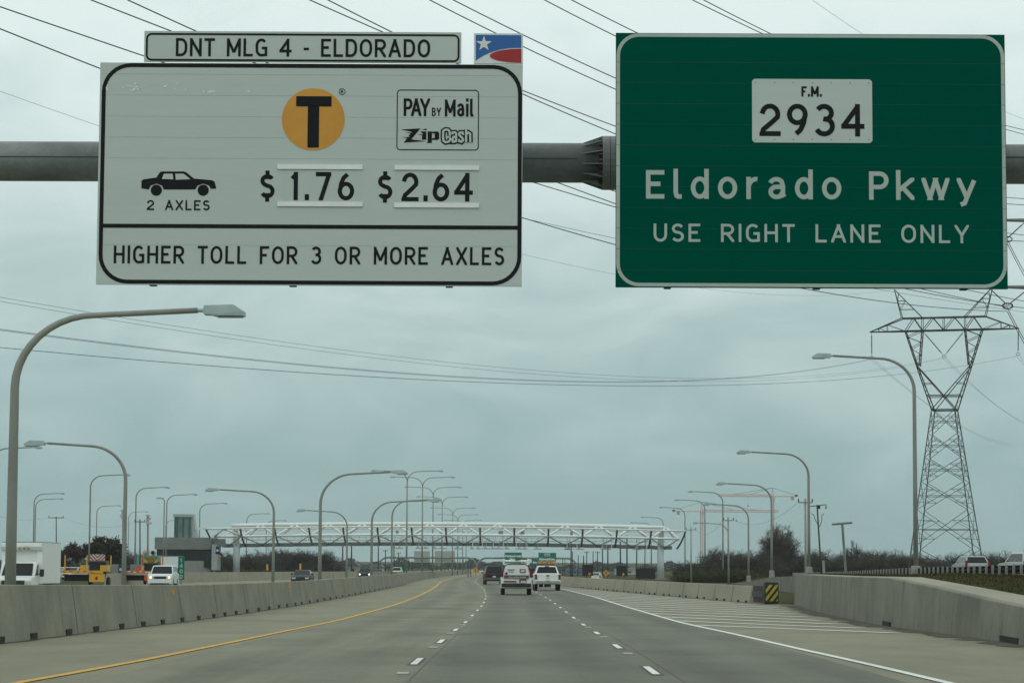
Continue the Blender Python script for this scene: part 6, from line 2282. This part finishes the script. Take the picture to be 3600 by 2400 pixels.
# --- oncoming
def oncoming(name, label, px, Y_, rz=0, **k):
    return car(name, label, k.pop('cat', 'car'), (W(px, 2040, Y_).x, Y_ + k.get('L', 4.7) / 2, zr(Y_) - .02), math.pi + rz, **k)
oncoming('white_suv', 'white boxy utility vehicle with amber-lit headlamps coming towards us beside the green 1400 marker', 560, 204, R(1), L=4.85, Wd=2.0, H=1.82, belt=1.12, hood=1.12, gc=.25, wr=.37, wbf=1.45, wbr=-1.35, g=(1.15, .55, -2.1, -2.3), col=(.66, .70, .70), pname='silver_white', lights='amber', roofin=.2)
oncoming('dark_sedan', 'dark grey sedan coming towards us in front of the truss, lights off', 1057, 246, R(-1), L=4.85, Wd=1.83, H=1.46, belt=.95, hood=.92, gc=.18, wr=.33, g=(1.05, .25, -1.1, -1.75), deck=1.0, col=(.02, .026, .028), pname='charcoal', roofin=.25)
oncoming('black_suv', 'black car with bright white headlights just left of the far lamp posts', 1281, 372, R(0), L=4.7, Wd=1.9, H=1.70, belt=1.02, gc=.22, col=(.015, .017, .019), pname='black', lights='on')
oncoming('grey_car', 'grey car right behind the black one with bright headlights', 1327, 455, R(-3), L=4.6, Wd=1.85, H=1.5, belt=.95, hood=.92, gc=.2, col=(.05, .055, .06), pname='slate')
oncoming('white_pickup', 'white oncoming pickup truck with one bright headlight near the small green marker', 1394, 500, R(-3), cat='pickup truck', L=5.5, Wd=2.0, H=1.85, belt=1.15, hood=1.15, gc=.35, wr=.4, g=(1.3, .8, -.8, -1.0), col=WHT, pname='van_white', lights='on')
car('white_car', 'tiny white car below the yellow diamond sign on the median', 'car', (W(1663, 2014, 950).x, 950, zr(950)), math.pi, col=WHT, pname='van_white', H=1.55, lights='off')
for (px_, Y_) in ((1683, 1250), (1692, 1330), (1700, 1290)):
    car('distant_car', 'far-off car seen only as bright headlights beside the diamond sign', 'car', (W(px_, 2001, Y_).x, Y_, W(px_, 2004.5, Y_).z - .9), math.pi, col=(.1, .1, .1), pname='slate', lights='on', group='far-off cars with headlights on')
car('white_car', 'white roof of a car behind the pale barrier, left of the yellow diamond', 'car', (W(2096, 2016, 420).x, 420, -.45), R(-6), col=WHT, pname='van_white', H=1.5, L=4.5)
# --- ramp cars
car('silver_crossover', 'silver crossover with tall red tail lamps driving behind the ramp rail', 'car', (W(3432, 2000, 180).x, 182.3, .93), R(3), L=4.6, Wd=1.86, H=1.69, belt=1.14, gc=.22, g=(1.1, .35, -1.75, -2.2), col=(.34, .38, .39), pname='silver', rack=True, tailh=(.92, 1.36), roofin=.24, tailw=.16)
car('white_crossover', 'light grey crossover cut off by the right edge of the photo', 'car', (W(3622, 2000, 158).x, 160, 1.0), R(10), L=4.7, Wd=1.9, H=1.72, belt=1.08, gc=.22, g=(1.1, .35, -1.75, -2.2), col=(.46, .50, .51), pname='pearl', tailh=(.95, 1.2), roofin=.22)

# box truck
TYY = 142.0
bt = thing('box_truck', 'white box truck coming towards us at the far left', 'truck', (W(72, 2000, TYY).x, TYY, zr(TYY) - .05), R(178))
bwht = mat('truck_white', (.72, .74, .72), .4, var=.03)
# local: +y is forward (towards the camera after the turn), +x is the truck's right (left in the picture)
bw_ = 2.35
MB().box((-.05, -2.55, 1.98), (bw_, 4.7, 2.32)).build('cargo_box', bwht, bt, bevel=.02)
MB().prism([(-.19, 3.08), (-.19, 2.66), (.0, 2.70), (.05, 2.9), (-.02, 3.05), (-.1, 3.1)], -bw_ / 2 - .05 + .02, bw_ / 2 - .05 - .02, 'x').build('nose_cap', mat('cap_white', (.60, .62, .60), .4), bt)
for x_ in (-1.06, .96):
    MB().box((x_, -.16, 1.9), (.30, .1, 2.2)).build('corner_post', ALU, bt)
    MB().box((x_, -.10, 2.82), (.22, .12, .12)).build('marker_lamp', RED, bt)
for x_ in (-.45, -.2, .05):
    MB().box((x_, .06, 2.78), (.14, .05, .06)).build('marker_lamp', mat('marker_orange', (.45, .10, .02), .4), bt)
MB().box((-.05, -2.55, 3.15), (bw_ - .01, 4.72, .04)).build('roof_edge', mat('cap_grey', (.28, .29, .28), .5), bt)
cabp = [(1.75, .45), (1.75, 1.02), (1.6, 1.12), (.85, 1.22), (.25, 1.98), (-.05, 2.06), (-.2, 2.06), (-.2, .45)]
MB().prism(cabp, -1.0, 1.0, 'x').build('cab', bwht, bt, bevel=.05)
MB().add([(-.86, .84, 1.27), (.86, .84, 1.27), (.80, .32, 1.92), (-.80, .32, 1.92), (-.86, .80, 1.24), (.86, .80, 1.24), (.8, .28, 1.88), (-.8, .28, 1.88)], [(0, 1, 2, 3), (7, 6, 5, 4), (0, 1, 5, 4), (1, 2, 6, 5), (2, 3, 7, 6), (3, 0, 4, 7)]).build('windshield', GLASS, bt)
for o_ in [c for c in bt.children if c.name.startswith('windshield')]:
    o_.location = (0, .035, .035)
for sg in (-1, 1):
    MB().prism([(.72, 1.28), (.24, 1.86), (-.05, 1.9), (-.05, 1.28)], sg * 1.0, sg * 1.008, 'x').build('side_window', GLASS, bt)
    MB().box((sg * 1.32, .45, 1.42), (.24, .12, .42)).build('mirror', PLAST, bt, bevel=.03)
    MB().bar((sg * 1.0, .5, 1.32), (sg * 1.25, .45, 1.36), .03).build('mirror_arm', PLAST, bt)
    MB().box((sg * .82, 1.73, .86), (.26, .1, .2)).build('headlight', UNLIT, bt)
    for y_ in (1.0, -3.4):
        w_ = MB().lathe([(.34, -.12), (.39, -.09), (.39, .09), (.34, .12)], (0, 0, 0), 16, 'x').build('wheel', RUB, bt, loc=(sg * .9, y_, .39))
        MB().lathe([(.2, -.13), (.2, .13)], (0, 0, 0), 10, 'x').build('rim', RIM, w_)
MB().box((0, 1.76, .88), (1.3, .06, .22)).build('grille', PLAST, bt)
MB().box((0, 1.8, .55), (1.95, .14, .2)).build('front_bumper', mat('bumper_grey', (.2, .2, .2), .5), bt)
MB().box((0, -2.3, .7), (1.9, 4.6, .2)).build('chassis', PLAST, bt)

# crash-attenuator trucks parked on the far shoulder
RWS = mat('red_white_stripe', (.55, .12, .08), .6)
def tma(label, px0, px1, Y_, base_col, pn, chev, chev_m):
    s_ = F / Y_
    xc = W((px0 + px1) / 2, 2000, Y_).x
    t_ = thing('attenuator_truck', label, 'work truck', (xc, Y_, zr(Y_)))
    y_m = paint(pn, base_col)
    wd_ = (px1 - px0) / s_
    rollz = (W((px0 + px1) / 2, 2000, Y_).z - zr(Y_)) - EYE
    def X_(u): return -wd_ / 2 + wd_ * u
    def Z_(py): return W((px0 + px1) / 2, py, Y_).z - zr(Y_)
    MB().box((X_(.42), 0, Z_(2009)), (wd_ * .84, .5, .22)).build('platform', y_m, t_)
    mb_ = MB()
    n = 9
    for i in range(n):
        if i % 2 == 0:
            mb_.box((X_(.06 + .62 * i / n), -.265, Z_(2009) + (.04 if i % 4 else -.02)), (wd_ * .06, .02, .12))
    mb_.build('stripe_marking', RWS if pn == 'tma_yellow' else SIGNW, t_)
    MB().box((X_(.72), -.1, Z_(2030)), (wd_ * .30, .5, .62 if Y_ < 200 else .5)).build('attenuator_box', y_m, t_)
    MB().box((X_(.72), -.36, Z_(2030) - .02), (.16, .02, .24)).build('red_mark', RED, t_)
    MB().box((X_(.30), .3, Z_(2030)), (wd_ * .52, .3, .5)).build('dark_underside', DARK, t_)
    for u in (.05, .50, .99):
        MB().bar((X_(u), .1, Z_(2012)), (X_(u), .1, Z_(1951)), .055).build('post', y_m, t_)
    for u, w_ in ((.43, .11), (.85, .13)):
        MB().box((X_(u), .1, Z_(1996)), (wd_ * w_, .6, .48)).build('light_box', y_m, t_)
        MB().box((X_(u + w_ * .78), .12, Z_(1996)), (wd_ * w_ * .5, .6, .5)).build('pale_box', mat('pale_box_cream', (.42, .38, .26), .6), t_)
    MB().box((X_(.70), 1.2, Z_(1990)), (wd_ * .36, 1.6, .9)).build('truck_cab', mat('cab_dark', (.012, .013, .015), .4), t_)
    # chevron board
    ba, bb, bc_, bd_ = chev
    cxl = (W((ba + bc_) / 2, 2000, Y_).x - xc)
    w_, h_ = (bc_ - ba) / s_, (bd_ - bb) / s_
    cz_ = Z_((bb + bd_) / 2)
    g_ = MB().box((cxl, -.15, cz_), (w_, .06, h_)).build('chevron_board', SIGNW if chev_m is RED else chev_m[0], t_)
    f_ = MB()
    m2 = mat('chevron_red', (.32, .012, .02), .5) if chev_m is RED else chev_m[1]
    nst = 3 if chev_m is RED else 6
    st = w_ / 2 / nst * 1.25
    for sg in (-1, 1):
        for i in range(-1, nst + 3):
            z0 = -h_ / 2 - .1 + i * st * (1.15 if chev_m is RED else 1.0)
            poly = [Vector((0, z0)), Vector((w_ / 2, z0 + w_ / 2)), Vector((w_ / 2, z0 + w_ / 2 + st * .55)), Vector((0, z0 + st * .55))]
            poly = clip_y(poly, -h_ / 2, h_ / 2)
            if len(poly) > 2:
                f_.add([(cxl + sg * p.x, -.19, cz_ + p.y) for p in poly], [tuple(range(len(poly)))])
    f_.build('chevron_stripes', m2, g_, fix=False)
    MB().box((cxl, -.1, cz_ - h_ / 2 - .07), (w_ * 1.5, .06, .05)).build('board_rail', STEEL, t_)
    for sg in (-1, 1):
        w2_ = MB().lathe([(.4, -.12), (.45, 0), (.4, .12)], (0, 0, 0), 14, 'x').build('wheel', RUB, t_, loc=(X_(.7) + sg * .7, 1.6, .45))
CHY = (mat('chevron_yellow', (.55, .36, .03), .6), mat('chevron_black', (.015, .015, .015), .6))
tma('yellow crash attenuator truck with a red and white chevron board on the far shoulder', 219, 390, 196, (.62, .34, .03), 'tma_yellow', (318, 1947, 369, 1969), RED)
tma('orange crash attenuator truck with a yellow and black chevron board', 427, 572, 235, (.58, .10, .02), 'tma_orange', (508, 1956, 554, 1976), CHY)

# teal trailer with two round floodlights
Y_ = 300
o_ = W(520, 1968, Y_)
t_ = thing('teal_trailer', 'teal box trailer with two round drums on its roof behind the orange truck', 'trailer', o_)
s_ = F / Y_
MB().box((0, 1, -.2), (80 / s_, 2, 34 / s_ + .4)).build('body', mat('teal_paint', (.10, .30, .26), .5), t_)
for dx in (-10, 15):
    MB().lathe([(.22, -.35), (.33, -.2), (.36, .1), (.32, .35)], (dx / s_, .8, 27 / s_), 14, 'y' if dx > 0 else 'x').build('drum', mat('drum_cream', (.45, .42, .36), .6), t_)
    MB().bar((dx / s_, .8, 27 / s_), (dx / s_, .8, 14 / s_), .06).build('drum_stand', PLAST, t_)
MB().lathe([(.21, 0), (.21, .01)], (15 / s_, .43, 27 / s_), 14, 'y').build('drum_opening', DARK, t_)
for sg in (-1, 1):
    MB().lathe([(.38, -.1), (.38, .1)], (sg * .8, 1, -1.1), 12, 'x').build('wheel', RUB, t_)
Y_ = 262
o_ = W(598, 1974, Y_)
s_ = F / Y_
t_ = thing('white_trailer', 'plain white box trailer behind the white SUV and the 1400 marker', 'trailer', o_)
MB().box((0, 1.4, -.05), (66 / s_, 2.6, 40 / s_)).build('body', mat('trailer_white', (.66, .69, .68), .45, var=.03), t_, bevel=.02)
MB().box((0, 1.4, 20 / s_), (67 / s_, 2.62, .05)).build('roof_edge', mat('cap_grey', (.28, .29, .28), .5), t_)
for sg in (-1, 1):
    MB().lathe([(.36, -.1), (.36, .1)], (sg * .75, 1.2, -1.05), 12, 'x').build('wheel', RUB, t_)
for (px_, w_, lab, col_) in ((407, 26, 'grey utility cabinet between the yellow and orange trucks', (.24, .25, .24)), (424, 16, 'dark blue portable cabinet with a white disc beside the orange truck', (.02, .04, .10)), (475, 34, 'grey utility cabinet behind the orange truck bed', (.22, .23, .22))):
    Y_ = 250 if px_ != 424 else 246
    o_ = W(px_, 2000, Y_)
    s_ = F / Y_
    t_ = thing('utility_cabinet', lab, 'cabinet', (o_.x, Y_, 0))
    MB().box((0, .4, .9), (w_ / s_, .8, 1.8)).build('body', mat('cab_%d' % px_, col_, .6), t_)
    MB().box((0, -.01, .9), (w_ / s_ * .7, .03, 1.5)).build('door', mat('cabd_%d' % px_, tuple(c * .85 for c in col_), .6), t_)
    if px_ == 424:
        MB().lathe([(.13, 0), (.13, .02)], (0, -.05, 1.3), 14, 'y').build('white_disc', SIGNW, t_)
# parked SUVs between the box truck and the yellow truck
for (px_, rz, lab, cc, pn) in ((222, 0, 'parked light car just right of the white box truck', (.45, .47, .47), 'silver_b'), (266, R(20), 'parked silver utility vehicle left of the yellow truck box', (.5, .52, .52), 'silver_c')):
    car('parked_car', lab, 'car', (W(px_, 2000, 340).x, 340, -.25), math.pi * .75 + rz, H=1.75, L=4.7, Wd=1.9, belt=1.05, col=cc, pname=pn)
# hay-coloured sand bag heaps
# ---------------------------------------------------------------- haze
hz = MB().box((0, 2300, 32), (9000, 5400, 82)).build('haze', mat('haze_placeholder', (1, 1, 1)), None)
hm = bpy.data.materials.new('haze_air')
hm.use_nodes = True
hn = hm.node_tree
for n_ in list(hn.nodes):
    hn.nodes.remove(n_)
ho = hn.nodes.new('ShaderNodeOutputMaterial')
hv = hn.nodes.new('ShaderNodeVolumePrincipled')
hv.inputs['Color'].default_value = (.86, .95, .95, 1)
hv.inputs['Density'].default_value = .0001
hv.inputs['Anisotropy'].default_value = .3
hn.links.new(hv.outputs[0], ho.inputs['Volume'])
hz.data.materials.clear()
hz.data.materials.append(hm)
tag(hz, kind='stuff')
